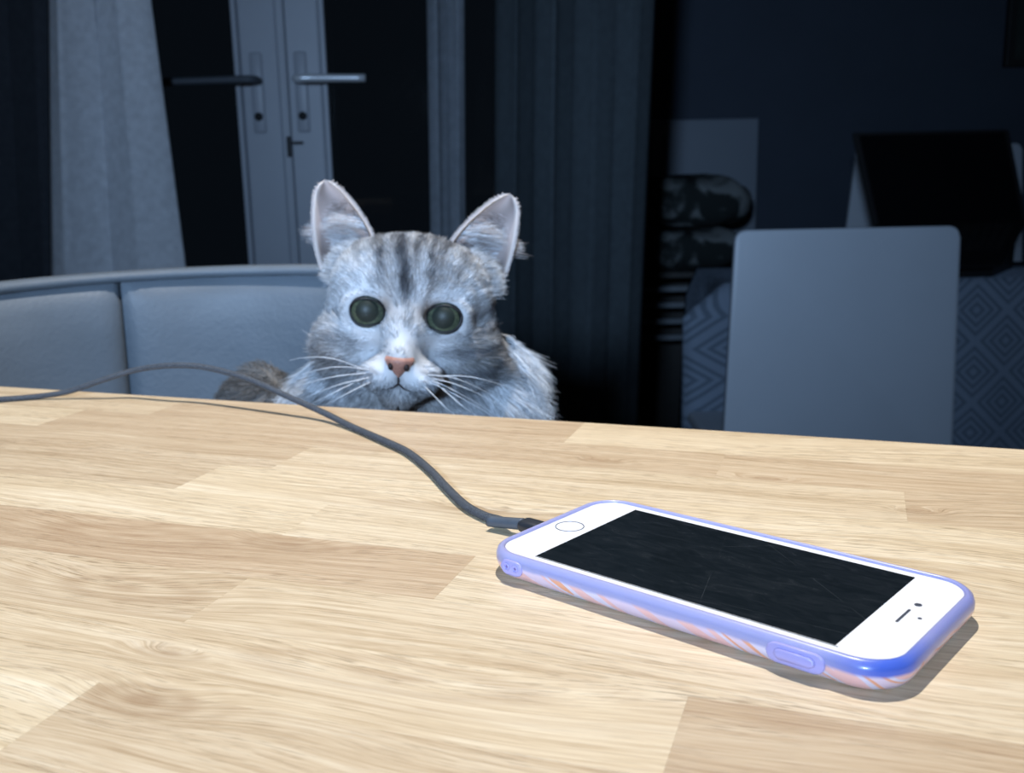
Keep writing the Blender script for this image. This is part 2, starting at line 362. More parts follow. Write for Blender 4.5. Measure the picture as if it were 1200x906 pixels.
# cabinet under the worktop
m_cab = simple('cabinet_paint', srgb(178, 182, 186), 0.5, var=0.03, bump=0.05)
cab = empty('island_cabinet', E0 - Vector((0, 0, TOP)), YAW); tag(cab, 'painted kitchen island cabinet carrying the oak worktop', 'cabinet')
boxo('carcass', (UL + 0.05, -VN + 0.03, 0.1), (UR - 0.05, -0.26, TOP - TH), m_cab, cab)
boxo('plinth', (UL + 0.08, -VN + 0.08, 0.0), (UR - 0.08, -0.30, 0.1), m_black, cab)
for q in range(3):
    a = UL + 0.06 + q * 0.565
    d = boxo('door', (a, -0.258, 0.12), (a + 0.555, -0.24, TOP - TH - 0.02), m_cab, cab)

# ============================================================ PHONE
ph_c = Vector((0.0653374, 0.309585)); ph_yaw = -0.718929704
phone = empty('phone', (ph_c.x, ph_c.y, TOP), ph_yaw)
tag(phone, 'white smartphone with a black screen in a lilac translucent case, lying on the oak worktop', 'phone')
# case shell: swept profile (outward offset, height)
Cm = Mat('lilac_case', rough=0.28, spec=0.5, **{'Coat Weight': 0.15})
cv = Cm.coord(); s3 = Cm.n('ShaderNodeSeparateXYZ'); Cm.l(cv, s3.inputs[0])
hz = Cm.math('ADD', s3.outputs[2], Cm.math('MULTIPLY', Cm.math('SUBTRACT', Cm.noise(cv, 90, 2), 0.5), 0.0016))
pcx = Cm.n('ShaderNodeCombineXYZ'); Cm.l(Cm.math('ADD', s3.outputs[0], Cm.math('MULTIPLY', s3.outputs[2], 1.6)), pcx.inputs[0]); Cm.l(Cm.math('MULTIPLY', s3.outputs[1], 0.6), pcx.inputs[1])
pat = Cm.ramp(Cm.noise(pcx.outputs[0], 75, 0, 0.4), [(0.30, srgb(226, 206, 224)), (0.42, srgb(240, 194, 190)), (0.50, srgb(226, 218, 236)), (0.56, srgb(238, 172, 136)), (0.60, srgb(230, 208, 222))])
for n_ in [n for n in Cm.t.nodes if n.type == 'VALTORGB']: n_.color_ramp.interpolation = 'CONSTANT'
corner = Cm.math('MULTIPLY', Cm.ramp(Cm.math('MULTIPLY', s3.outputs[0], 10), [(0.50, gray(0)), (0.66, gray(1))]), Cm.ramp(Cm.math('MULTIPLY', s3.outputs[1], -10), [(0.10, gray(0.25)), (0.28, gray(1))]))  # blue of light passing through this corner, painted into the case colour
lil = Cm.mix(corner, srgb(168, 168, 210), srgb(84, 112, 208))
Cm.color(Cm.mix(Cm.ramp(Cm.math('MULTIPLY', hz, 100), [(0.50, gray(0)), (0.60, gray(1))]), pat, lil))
Cm.b.inputs['Subsurface Weight'].default_value = 0.25; Cm.b.inputs['Subsurface Radius'].default_value = (0.002, 0.002, 0.003); Cm.b.inputs['Subsurface Scale'].default_value = 1.0
HX, HY = 0.0691, 0.0336      # phone half size
prof = [(-0.004, 0.0004), (-0.0008, 0.0003), (0.0006, 0.0012), (0.0018, 0.0030), (0.0025, 0.0050), (0.0025, 0.0068), (0.0020, 0.0083), (0.0010, 0.0091), (0.0001, 0.0094), (-0.0006, 0.0090), (-0.0007, 0.0083), (-0.0007, 0.0070)]
def sweep(bm, prof, hx, hy, r, n=16):
    rings = []
    for off, z in prof:
        rings.append([bm.verts.new((x, y, z)) for x, y in rrect(hx + off, hy + off, r + off, n)])
    for A, B in zip(rings, rings[1:]):
        m = len(A)
        for k in range(m): bm.faces.new((A[k], A[(k + 1) % m], B[(k + 1) % m], B[k]))
    return rings
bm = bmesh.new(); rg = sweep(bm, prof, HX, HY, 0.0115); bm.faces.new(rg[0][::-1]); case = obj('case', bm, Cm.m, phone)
m_lip = Mat('case_button', srgb(176, 170, 226), 0.25).m
def pill(name, x, z, hx_, hz_, out, m, par, inset=0.0):
    bm = bmesh.new(); pts = rrect(hx_, hz_, min(hx_, hz_) * 0.98, 8)
    prism(bm, pts, 0, out, out * 0.45, 3)
    bmesh.ops.transform(bm, matrix=Matrix.Translation((x, -HY - 0.0020, z)) @ Matrix.Rotation(math.radians(90), 4, 'X'), verts=bm.verts)
    return obj(name, bm, m, par)
pb = pill('button_surround', 0.0440, 0.0052, 0.0085, 0.0028, 0.0011, m_lip, case)
pill('power_button', 0.0440, 0.0053, 0.0060, 0.0015, 0.0019, m_lip, case)
pill('lanyard_boss', -0.0570, 0.0053, 0.0046, 0.0025, 0.0010, m_lip, case)
m_hole = Mat('hole_shadow', srgb(120, 106, 160), 0.6).m
for dx in (-0.0018, 0.0018):
    pill('lanyard_hole', -0.0570 + dx, 0.0055, 0.0006, 0.0006, 0.00115, m_hole, case)
    bm = bmesh.new(); pts = [Vector((-0.0570 + dx + 0.0011 * math.cos(a), -HY - 0.0031, 0.0055 + 0.0011 * math.sin(a))) for a in [k * math.pi / 10 for k in range(21)]]
    tube(bm, pts, 0.0003, 8, caps=False, up=Vector((0, 1, 0))); obj('hole_rim', bm, m_lip, case)
m_fglass = Mat('white_front_glass', srgb(248, 248, 250), 0.12, 0, 0.5).m
m_alu = Mat('phone_metal', srgb(205, 205, 210), 0.3, 0.9).m
bm = bmesh.new(); sweep_prof = [(-0.004, 0.0011), (-0.0008, 0.0016), (-0.0006, 0.0045), (-0.001, 0.0078)]
rg = sweep(bm, sweep_prof, HX, HY, 0.0105); bm.faces.new(rg[0][::-1]); bm.faces.new(rg[-1]); obj('metal_body', bm, m_alu, phone)
bm = bmesh.new(); rg = sweep(bm, [(-0.0007, 0.0079), (-0.0007, 0.0083), (-0.0010, 0.00855), (-0.0015, 0.00862)], HX, HY, 0.0105); bm.faces.new(rg[0][::-1]); bm.faces.new(rg[-1])
plate = obj('front_glass', bm, m_fglass, phone, smooth=False)
Sm = Mat('black_screen', srgb(14, 18, 22), 0.09, 0, 0.45)
sv = Sm.coord(); smudge = Sm.noise(Sm.coord(scale=(1, 3, 1)), 70, 5, 0.65, 1.2)
Sm.l(Sm.ramp(smudge, [(0.35, gray(0.07)), (0.7, gray(0.30))]), Sm.b.inputs['Roughness'])
dust = Sm.n('ShaderNodeTexVoronoi'); Sm.l(sv, dust.inputs['Vector']); dust.inputs['Scale'].default_value = 160
dd = Sm.ramp(dust.outputs['Distance'], [(0.0, gray(1)), (0.035, gray(0))])
sc_ = []
for a, off in ((0.35, 0.006), (1.95, 0.02), (2.5, -0.012), (0.1, -0.024), (0.72, 0.03)):
    q = Sm.math('ADD', Sm.math('MULTIPLY', Sm.n('ShaderNodeSeparateXYZ').outputs[0], 0), 0) if False else None
    s4 = Sm.n('ShaderNodeSeparateXYZ'); Sm.l(sv, s4.inputs[0])
    d = Sm.math('ABSOLUTE', Sm.math('ADD', Sm.math('ADD', Sm.math('MULTIPLY', s4.outputs[0], math.sin(a)), Sm.math('MULTIPLY', s4.outputs[1], -math.cos(a))), off - 0.02 * math.sin(a)))
    sc_.append(Sm.ramp(Sm.math('MULTIPLY', d, 1000), [(0.02, gray(1)), (0.09, gray(0))]))
lines = sc_[0]
for x in sc_[1:]: lines = Sm.math('MAXIMUM', lines, x)
lines = Sm.math('MULTIPLY', lines, Sm.ramp(Sm.noise(sv, 60, 2), [(0.5, gray(0)), (0.6, gray(0.22))]))
Sm.color(Sm.mix(Sm.math('ADD', Sm.math('MULTIPLY', dd, 0.25), lines, clamp=True), Sm.ramp(smudge, [(0.3, srgb(20, 26, 30)), (0.75, srgb(29, 35, 40))]), srgb(120, 124, 128)))
bm = bmesh.new(); box(bm, (-0.0521, -0.02925, 0.0084), (0.0521, 0.02925, 0.00870), 0.0); obj('display', bm, Sm.m, phone, smooth=False)
m_edge = Mat('protector_edge', srgb(40, 48, 60), 0.3).m
bm = bmesh.new(); box(bm, (-0.0521, -0.02985, 0.0085), (0.0530, -0.02962, 0.00872)); obj('glass_edge', bm, m_edge, phone, smooth=False)
m_ring = Mat('button_ring', srgb(62, 84, 120), 0.3, 0.6).m
bm = bmesh.new(); hb = -0.0521 - 0.0085
tube(bm, [Vector((hb + 0.0051 * math.cos(a), 0.0051 * math.sin(a), 0.00864)) for a in [k * math.pi / 24 for k in range(49)]], 0.00016, 8, caps=False)
btn = obj('home_button_ring', bm, m_ring, phone)
bm = bmesh.new(); prism(bm, [(hb + 0.0049 * math.cos(a), 0.0049 * math.sin(a)) for a in [k * math.pi / 24 for k in range(48)]], 0.0085, 0.00864); obj('home_button', bm, m_fglass, phone, smooth=False)
m_slot = Mat('dark_slot', srgb(60, 66, 80), 0.5).m
ex = 0.0521 + 0.0085
bm = bmesh.new(); prism(bm, [(ex - 0.0013 + x, y) for x, y in rrect(0.0004, 0.0052, 0.00038, 5)], 0.0085, 0.00872); obj('earpiece_slot', bm, m_slot, phone, smooth=False)
def disc(name, x, y, r):
    bm = bmesh.new(); prism(bm, [(x + r * math.cos(a), y + r * math.sin(a)) for a in [k * math.pi / 12 for k in range(24)]], 0.0085, 0.00872); obj(name, bm, m_slot, phone, smooth=False)
disc('front_camera', ex - 0.0006, 0.0098, 0.0011)
disc('proximity_sensor', ex + 0.0030, 0.0010, 0.0006)

# ============================================================ CHARGING CABLE
Kb = Mat('charcoal_braid', srgb(70, 74, 80), 0.75, 0, 0.3)
kv_ = Kb.coord(); bn = Kb.noise(kv_, 1500, 2); Kb.color(Kb.ramp(bn, [(0.3, srgb(54, 58, 64)), (0.7, srgb(92, 97, 104))])); Kb.bump(bn, 0.5, 0.0003)
m_boot = simple('dark_plug_plastic', srgb(44, 48, 54), 0.4, var=0.1, scale=200)
m_boot2 = simple('grey_cable_boot', srgb(78, 86, 96), 0.5, var=0.1, scale=200)
cable = empty('charging_cable', on(600, 612, TOP)); tag(cable, 'dark grey charging cable arching off the worktop and plugged into the phone', 'cable')
RC = 0.0019
# shadow curve on the worktop lets the arch height be solved: light ray from LAMP through the cable point lands on it
SH = [(77, 467), (150, 466.5), (240, 473), (320, 484), (372, 491), (402, 503)]
def shy(x):
    for (a, ya), (b, yb) in zip(SH, SH[1:]):
        if x <= b: return ya + (yb - ya) * (x - a) / (b - a)
    return SH[-1][1]
def topix(P):
    d = P - CAMP; k = d.dot(FWD); return 600 + F * d.dot(RIGHT) / k, 453 - F * d.dot(UPV) / k
ARCH = []
CAB = [(-60, 472), (0, 468), (40, 465), (80, 459), (120, 445.5), (160, 433.5), (200, 428.5), (240, 430.5), (290, 444), (340, 466), (380, 484), (412, 500)]
for (px, py) in CAB[3:-1]:
    best = None
    for q in range(1, 140):
        z = q * 0.0005; P = on(px, py, TOP + z); L = P - LAMP; S = P + L * ((TOP - P.z) / L.z); sx, sy = topix(S)
        e = abs(sy - shy(sx))
        if best is None or e < best[0]: best = (e, z, sx)
    ARCH.append((px, py, best[1]))
    print('cable', px, py, 'z mm %.1f err %.2f shadow x %.0f' % (best[1] * 1000, best[0], best[2]))
HT = dict(((a, b), z) for a, b, z in ARCH)
e0 = on(-60, 472, TOP + RC)
pts = [e0 + Vector((-0.19, 0.035, 0)), e0 + Vector((-0.09, 0.006, 0))] + [on(px, py, TOP + max(RC, HT.get((px, py), RC))) for px, py in CAB]
pts += [on(px, py, TOP + RC) for px, py in ((450, 516.5), (478, 530), (503, 550), (523, 571), (545, 592), (566, 604))]
endx = Vector((math.cos(ph_yaw), math.sin(ph_yaw), 0))
port = Vector((ph_c.x, ph_c.y, TOP + 0.0046)) - endx * (HX + 0.0005)
pa = port - endx * 0.012
boot0 = pa - endx * 0.001; b1 = boot0 - endx * 0.010 + Vector((-0.003, 0.0, -0.0012)); 
pts += [on(583, 609.0, TOP + 0.0026)]
path = crom(pts + [b1.lerp(boot0, 0.5)], 10)
def rel(L, o): return [p - o.location for p in L]
bm = bmesh.new(); tube(bm, rel(path, cable), RC, 14, 0.9); obj('cable_cord', bm, Kb.m, cable)
bm = bmesh.new(); tube(bm, rel(crom([b1 + (b1 - boot0) * 0.25, b1.lerp(boot0, 0.5), boot0], 8), cable), lambda t: 0.0021 + 0.0002 * t, 16); obj('strain_relief', bm, m_boot2, cable)
bm = bmesh.new()
pr = rrect(0.0038, 0.0023, 0.0020, 6); rings = []
for tt, sc2 in ((0, 0.72), (0.0008, 0.92), (0.002, 1.0), (0.0125, 1.0), (0.0128, 0.96)):
    cc = boot0 + endx * (tt - 0.0006); side = Vector((-endx.y, endx.x, 0))
    rings.append([bm.verts.new(cc - cable.location + side * a * sc2 + Vector((0, 0, b * sc2))) for a, b in pr])
for A, B in zip(rings, rings[1:]):
    for k in range(len(A)): bm.faces.new((A[k], A[(k + 1) % len(A)], B[(k + 1) % len(A)], B[k]))
bm.faces.new(rings[0][::-1]); bm.faces.new(rings[-1]); plug = obj('plug', bm, m_boot, cable)
bm = bmesh.new(); tube(bm, [port - cable.location - endx * 0.0004, port - cable.location + endx * 0.0016], 0.0016, 12, 0.6); obj('metal_tip', bm, m_alu, plug)

# ============================================================ GREY TUB STOOL
m_lea = Mat('grey_leather', (0.36, 0.41, 0.46, 1), 0.5, 0, 0.4)
lv = m_lea.coord(); ln = m_lea.noise(lv, 260, 3, 0.6); lb = m_lea.noise(lv, 14, 3, 0.5)
m_lea.color(m_lea.ramp(lb, [(0.3, (0.155, 0.185, 0.215, 1)), (0.7, (0.18, 0.213, 0.248, 1))]))
m_lea.bump(m_lea.math('ADD', m_lea.math('MULTIPLY', ln, 0.3), lb), 0.35, 0.004); m_lea = m_lea.m
m_chrome = simple('brushed_steel', srgb(190, 194, 200), 0.25, 0.9, var=0.03, bump=0)
SX, SY, SZ = -0.225, 0.702, 0.604
stool = empty('bar_stool', (SX, SY, 0)); tag(stool, 'grey leather tub bar stool behind the worktop, holding the cat', 'stool')
RB = 0.212
def shell(a0, a1, z0, z1, name, bulge=0.010, n=22, m_=16, th=0.030):
    bm = bmesh.new(); fr, bk = [], []
    for j in range(m_ + 1):
        v = j / m_; z = z0 + (z1 - z0) * v; rf, rb = [], []
        ev = min(1, min(v, 1 - v) * 9) ** 0.5
        for i in range(n + 1):
            u = i / n; a = math.radians(a0 + (a1 - a0) * u); eu = min(1, min(u, 1 - u) * 9) ** 0.5
            crease = 0.0026 * math.exp(-((v - 0.63) / 0.014) ** 2) * max(0, 1 - abs(u - 0.0) * 3.2 if a0 > 100 else 0)
            puff = bulge * ev * eu
            ri = RB - puff + crease + 0.012 * (1 - v); ro = RB + th * 0.5 + 0.004 * ev * eu + 0.01 * (1 - v)
            rf.append(bm.verts.new((ri * math.cos(a), ri * math.sin(a), z))); rb.append(bm.verts.new((ro * math.cos(a), ro * math.sin(a), z)))
        fr.append(rf); bk.append(rb)
    for G in (fr, bk):
        for j in range(m_):
            for i in range(n): bm.faces.new((G[j][i], G[j][i + 1], G[j + 1][i + 1], G[j + 1][i]))
    for i in range(n):
        bm.faces.new((fr[0][i], bk[0][i], bk[0][i + 1], fr[0][i + 1])); bm.faces.new((fr[-1][i], fr[-1][i + 1], bk[-1][i + 1], bk[-1][i]))
    for j in range(m_):
        bm.faces.new((fr[j][0], fr[j + 1][0], bk[j + 1][0], bk[j][0])); bm.faces.new((fr[j][-1], bk[j][-1], bk[j + 1][-1], fr[j + 1][-1]))
    return obj(name, bm, m_lea, stool)
ZR = TOP + 0.0475
A1 = 121.5
shell(22, 58.5, SZ - 0.02, ZR, 'back_panel'); shell(58.8, A1 - 0.15, SZ - 0.02, ZR, 'back_panel'); shell(A1 + 0.15, 158, SZ - 0.02, ZR, 'back_panel')
bm = bmesh.new()
pts = [Vector(((RB + 0.002) * math.cos(math.radians(a)), (RB + 0.002) * math.sin(math.radians(a)), ZR + 0.001)) for a in range(20, 162, 3)]
tube(bm, pts, 0.0085, 14, 0.62, up=Vector((0, 0, 1))); obj('top_roll', bm, m_lea, stool)
bm = bmesh.new(); prism(bm, [(0.225 * math.cos(k * math.pi / 24), 0.195 * math.sin(k * math.pi / 24)) for k in range(48)], SZ - 0.07, SZ, 0.018, 3); obj('seat', bm, m_lea, stool)
bm = bmesh.new(); tube(bm, [Vector((0, 0, 0.02)), Vector((0, 0, 0.30)), Vector((0, 0, SZ - 0.07))], lambda t: 0.03 if t < .6 else 0.024, 24); obj('column', bm, m_chrome, stool)
bm = bmesh.new(); prism(bm, [(0.2 * math.cos(k * math.pi / 24), 0.2 * math.sin(k * math.pi / 24)) for k in range(48)], 0, 0.02, 0.006); obj('base', bm, m_chrome, stool)
bm = bmesh.new(); tube(bm, [Vector((0.14 * math.cos(a), -0.04 + 0.14 * math.sin(a), 0.28)) for a in [math.pi + k * math.pi / 16 for k in range(17)]], 0.009, 10); obj('footrest', bm, m_chrome, stool)

# ============================================================ WHITE CHAIRS
m_shell = simple('white_chair_shell', srgb(188, 194, 202), 0.4, var=0.02, scale=8, bump=0.03)
m_leg = simple('chair_leg_metal', srgb(120, 124, 130), 0.35, 0.7, bump=0)
def chair(cx, y, wt, wb, ztop, zseat, tilt, label, rz=0.0, group=None, face=1):
    t = empty('dining_chair', (cx, y, 0), rz); tag(t, label, 'chair', group)
    H = ztop - (zseat - 0.04)
    bm = bmesh.new()
    r = 0.020
    poly = []
    for cxx, cz, a0 in ((wt / 2 - r, H - r, 0), (-wt / 2 + r, H - r, 90), (-wb / 2 + r, r, 180), (wb / 2 - r, r, 270)):
        for k in range(9):
            a = math.radians(a0 + 90 * k / 8); poly.append((cxx + r * math.cos(a), cz + r * math.sin(a)))
    prism(bm, poly, -0.008, 0.008, 0.004, 3)
    bmesh.ops.transform(bm, matrix=Matrix.Translation((0, 0, zseat - 0.04)) @ Matrix.Rotation(math.radians(90) + tilt, 4, 'X'), verts=bm.verts)
    obj('backrest', bm, m_shell, t)
    s = face
    boxo('seat', (-wb / 2, min(0.012 * s, 0.40 * s), zseat - 0.03), (wb / 2, max(0.012 * s, 0.40 * s), zseat), m_shell, t, 0.012)
    for sx in (-1, 1):
        for yy in (0.04, 0.36):
            bm = bmesh.new(); tube(bm, [Vector((sx * (wb / 2 - 0.03), yy * s, zseat - 0.03)), Vector((sx * (wb / 2 - 0.01), yy * s + (0.02 if yy > .2 else -0.03) * s, 0))], lambda q: 0.014 - 0.004 * q, 12); obj('leg', bm, m_leg, t)
    return t
D1 = 1.95
a = at(861, 266, D1); b = at(1124, 268.5, D1); cL = at(846, 505, D1); cR = at(1114, 521, D1)
zt_ = (a.z + b.z) / 2
chair((a.x + b.x) / 2, D1, b.x - a.x, (b.x - a.x) + 0.030, zt_, 0.46, 0.0, 'white dining chair with a plain square back, in front of the patterned tablecloth', rz=0.0, face=1)
chair(at(1098, 200, 3.3).x, 3.3, 0.52, 0.62, at(1000, 172, 3.3).z, 0.47, 0.0, 'far white dining chair mostly hidden behind the black laptop', face=-1)

# ============================================================ DINING TABLE AND CLOTH
TZ = 0.75; TY0 = 2.42; TY1 = 2.78
tx0 = at(853, 335, TY0).x; tx1 = 2.15
m_tab = simple('dark_table_wood', srgb(70, 54, 44), 0.5, bump=0.1)
tab = empty('dining_table', ((tx0 + tx1) / 2, (TY0 + TY1) / 2, 0)); tag(tab, 'dark dining table hidden under the patterned grey tablecloth', 'table')
cxm, cym = tab.location.x, tab.location.y
boxo('tabletop', (tx0 - cxm, TY0 - cym, TZ - 0.03), (tx1 - cxm, TY1 - cym, TZ - 0.0025), m_tab, tab)
for sx in (tx0 + 0.05 - cxm, tx1 - 0.05 - cxm):
    for sy in (TY0 + 0.05 - cym, TY1 - 0.05 - cym): boxo('leg', (sx - 0.03, sy - 0.03, 0), (sx + 0.03, sy + 0.03, TZ - 0.03), m_tab, tab)
Tm = Mat('patterned_cloth', rough=0.85, spec=0.2)
uvn = Tm.n('ShaderNodeUVMap'); mp = Tm.n('ShaderNodeMapping'); mp.inputs['Rotation'].default_value = (0, 0, math.radians(45)); Tm.l(uvn.outputs[0], mp.inputs['Vector'])
mp.inputs['Scale'].default_value = (1 / 0.105,) * 3
s6 = Tm.n('ShaderNodeSeparateXYZ'); Tm.l(mp.outputs[0], s6.inputs[0])
def cell(x): return Tm.math('ABSOLUTE', Tm.math('SUBTRACT', Tm.math('FRACT', x), 0.5))
mx = Tm.math('MAXIMUM', cell(s6.outputs[0]), cell(s6.outputs[1]))
band = Tm.math('SINE', Tm.math('MULTIPLY', mx, 2 * math.pi * 7.0))
bb = Tm.ramp(Tm.math('MULTIPLY_ADD', band, 0.5, 0.5), [(0.42, gray(0)), (0.58, gray(1))])
Tm.color(Tm.mix(bb, srgb(104, 116, 130), srgb(134, 146, 162))); Tm.bump(bb, 0.3, 0.001)
# cloth: rings from the table plane out over the edge and down; corners fall in flared folds
def outline(off, z):
    pass
bm = bmesh.new(); uvl = bm.loops.layers.uv.new('UVMap')
ov = 0.004; X0, X1, Y0, Y1 = tx0 - ov, tx1 + ov, TY0 - ov, TY1 + ov
base = []
def edge_pts(p, q, n): return [(p[0] + (q[0] - p[0]) * k / n, p[1] + (q[1] - p[1]) * k / n) for k in range(n)]
loop_ = edge_pts((X0, Y0), (X1, Y0), 70) + edge_pts((X1, Y0), (X1, Y1), 36) + edge_pts((X1, Y1), (X0, Y1), 70) + edge_pts((X0, Y1), (X0, Y0), 36)
cen = ((X0 + X1) / 2, (Y0 + Y1) / 2)
corners = [(X0, Y0), (X1, Y0), (X1, Y1), (X0, Y1)]
def flare(x, y, t):
    f = 0; d = Vector((0, 0))
    for cx, cy in corners:
        k = (1 if (cx, cy) == corners[0] else 0.25) * math.exp(-((x - cx) ** 2 + (y - cy) ** 2) / 0.09 ** 2)
        d += Vector((math.copysign(1, cx - cen[0]), math.copysign(0.35, cy - cen[1]))) * k
    return d * t
DROP = 0.50; NR = 20; rings = []
def seglen(i):
    x, y = loop_[i]; return x, y
for j in range(NR + 1):
    v = j / NR; z = TZ + 0.001 - DROP * v; ring = []
    for i, (x, y) in enumerate(loop_):
        nx = -1 if x == X0 else (1 if x == X1 else 0); ny = -1 if y == Y0 else (1 if y == Y1 else 0)
        if 0 < (x - X0) < X1 - X0: nx = 0
        out = 0.004 + 0.012 * v * (1 + math.sin(i * 0.55)) + 0.008 * v * math.sin(i * 0.21 + 1)
        fl = flare(x, y, 0.105 * min(1, v / 0.14) * (1 - 0.25 * v))
        ring.append(bm.verts.new((x + nx * out + fl.x, y + ny * out + fl.y, z if j else TZ + 0.001)))
    rings.append(ring)
n = len(loop_)
acc = [0]; 
for i in range(n): acc.append(acc[-1] + (Vector(loop_[(i + 1) % n]) - Vector(loop_[i])).length)
for j in range(NR):
    for i in range(n):
        f = bm.faces.new((rings[j][i], rings[j][(i + 1) % n], rings[j + 1][(i + 1) % n], rings[j + 1][i]))
        for lp, uv in zip(f.loops, ((acc[i], -j), (acc[i + 1], -j), (acc[i + 1], -j - 1), (acc[i], -j - 1))): lp[uvl].uv = (uv[0], uv[1] * DROP / NR)
f = bm.faces.new(rings[0])
for lp in f.loops: lp[uvl].uv = (lp.vert.co.x - X0, lp.vert.co.y - Y0)
cl = obj('tablecloth', bm, Tm.m); tag(cl, 'grey tablecloth woven with concentric diamond pattern, draped over the dining table', 'tablecloth')

# ============================================================ LAPTOP ON A RISER
m_lap = simple('black_laptop_shell', (0.006, 0.006, 0.007, 1), 0.5, var=0.1, bump=0)
m_lscr = Mat('dark_laptop_screen', (0.003, 0.003, 0.004, 1), 0.35, 0, 0.2).m
m_key = simple('black_keys', (0.01, 0.01, 0.011, 1), 0.6, bump=0)
DL = 2.62
tl = at(997, 156, DL); tr = at(1180, 152, DL + 0.03); bl = at(1022, 268, DL - 0.02); br = at(1202, 262, DL)
def slab(name, c4, th, m, parent, org, up=None):
    P = [Vector(p) for p in c4]; nrm = (P[1] - P[0]).cross(P[3] - P[0]).normalized() * th
    bm = bmesh.new(); A = [bm.verts.new(p - org) for p in P]; B = [bm.verts.new(p + nrm - org) for p in P]
    bm.faces.new(A[::-1]); bm.faces.new(B)
    for k in range(4): bm.faces.new((A[k], A[(k + 1) % 4], B[(k + 1) % 4], B[k]))
    bmesh.ops.bevel(bm, geom=bm.edges[:], offset=min(0.004, th * 0.4), segments=2, affect='EDGES')
    return obj(name, bm, m, parent, smooth=False)
org = Vector(((bl.x + br.x) / 2, (bl.y + br.y) / 2, TZ + 0.001))
lap = empty('laptop', org); tag(lap, 'black laptop with its large dark screen open on the patterned tablecloth', 'laptop')
slab('screen', [bl, br, tr, tl], 0.012, m_lap, lap, org)
ins = lambda p, q, r_, s_, k: None
def inset(c4, k, off):
    P = [Vector(p) for p in c4]; c = sum(P, Vector()) / 4; nrm = (P[1] - P[0]).cross(P[3] - P[0]).normalized()
    return [c + (p - c) * k - nrm * 0 + off * nrm for p in P]
slab('display', inset([bl, br, tr, tl], 0.93, 0.0122), 0.001, m_lscr, lap, org)
# base slopes down toward the viewer on a wedge riser
run = 0.19
fl = bl + Vector((-0.055, -run, 0)); fr_ = br + Vector((-0.145, -run, 0)); zf = TZ + 0.022
fl.z = zf; fr_.z = zf
slab('keyboard_base', [fl, fr_, br + Vector((0, -0.004, 0)), bl + Vector((0, -0.004, 0))], 0.014, m_lap, lap, org)
for r in range(5):
    for cidx in range(12):
        u0 = 0.07 + cidx * 0.073; v0 = 0.30 + r * 0.12
        def bi(u, v):
            A_ = fl.lerp(fr_, u); B_ = bl.lerp(br, u); return A_.lerp(B_, v)
        up_ = (fr_ - fl).cross(bl - fl).normalized() * 0.0145
        slab('key', [bi(u0, v0) + up_, bi(u0 + 0.06, v0) + up_, bi(u0 + 0.06, v0 + 0.095) + up_, bi(u0, v0 + 0.095) + up_], 0.002, m_key, lap, org)
# riser wedge
rs = empty('laptop_riser', org + Vector((0, 0, 0.0))); tag(rs, 'black sloping stand under the open laptop', 'stand')
bm = bmesh.new()
q = [fl.lerp(fr_, .06), fl.lerp(fr_, .94), br.lerp(bl, .06), bl.lerp(br, .06)]
q = [p - org + Vector((0, 0, -0.004)) for p in q]
A = [bm.verts.new((p.x, p.y, 0.002)) for p in q]; B = [bm.verts.new(p) for p in q]
bm.faces.new(A[::-1]); bm.faces.new(B)
for k in range(4): bm.faces.new((A[k], A[(k + 1) % 4], B[(k + 1) % 4], B[k]))
obj('wedge', bm, m_lap, rs, smooth=False)

# ============================================================ FAR CORNER: PANEL, BENCH, CUSHIONS
YP = 3.40
pa_ = at(748, 141, YP); pb_ = at(890, 141, YP)
m_panel = simple('pale_grey_board', srgb(112, 120, 130), 0.6, var=0.03, scale=6, bump=0.05)
pn = boxo('wall_board', (pa_.x, YP, 0), (pb_.x, YP + 0.03, pa_.z), m_panel, None, 0.006)
tag(pn, 'pale grey board standing against the navy wall behind the cushions', 'board')
YB = 3.05
bx0 = at(742, 400, YB).x; bx1 = at(884, 400, YB).x
zs = [at(800, yy, YB).z for yy in (338, 357, 376, 395)]
m_bench = simple('dark_bench_wood', srgb(46, 44, 42), 0.6, bump=0.1); m_sl = simple('grey_slat', srgb(104, 110, 116), 0.5, bump=0.05)
bench = empty('slatted_rack', ((bx0 + bx1) / 2, YB + 0.1, 0)); tag(bench, 'dark rack with four grey slats beneath the patterned cushions', 'rack')
bcx = (bx0 + bx1) / 2
for z in zs: boxo('slat', (bx0 + 0.02 - bcx, -0.1, z - 0.010), (bx1 - 0.02 - bcx, -0.085, z + 0.007), m_sl, bench, 0.002)
zt2 = zs[0] + 0.03
boxo('top_shelf', (bx0 - bcx, -0.1, zt2), (bx1 - bcx, 0.19, zt2 + 0.02), m_bench, bench, 0.003)
boxo('back_board', (bx0 - bcx, 0.17, 0), (bx1 - bcx, 0.19, zt2), m_bench, bench, 0.003)
for sx in (bx0 - bcx, bx1 - bcx - 0.02): boxo('side_panel', (sx, -0.1, 0), (sx + 0.02, 0.17, zt2), m_bench, bench, 0.003)
Cu = Mat('patterned_cushion', rough=0.9, spec=0.1); cvv = Cu.coord(); cn = Cu.noise(cvv, 11, 3, 0.5, 0.8)
Cu.color(Cu.ramp(cn, [(0.44, srgb(40, 44, 44)), (0.50, srgb(70, 74, 74)), (0.58, srgb(116, 120, 120))]))
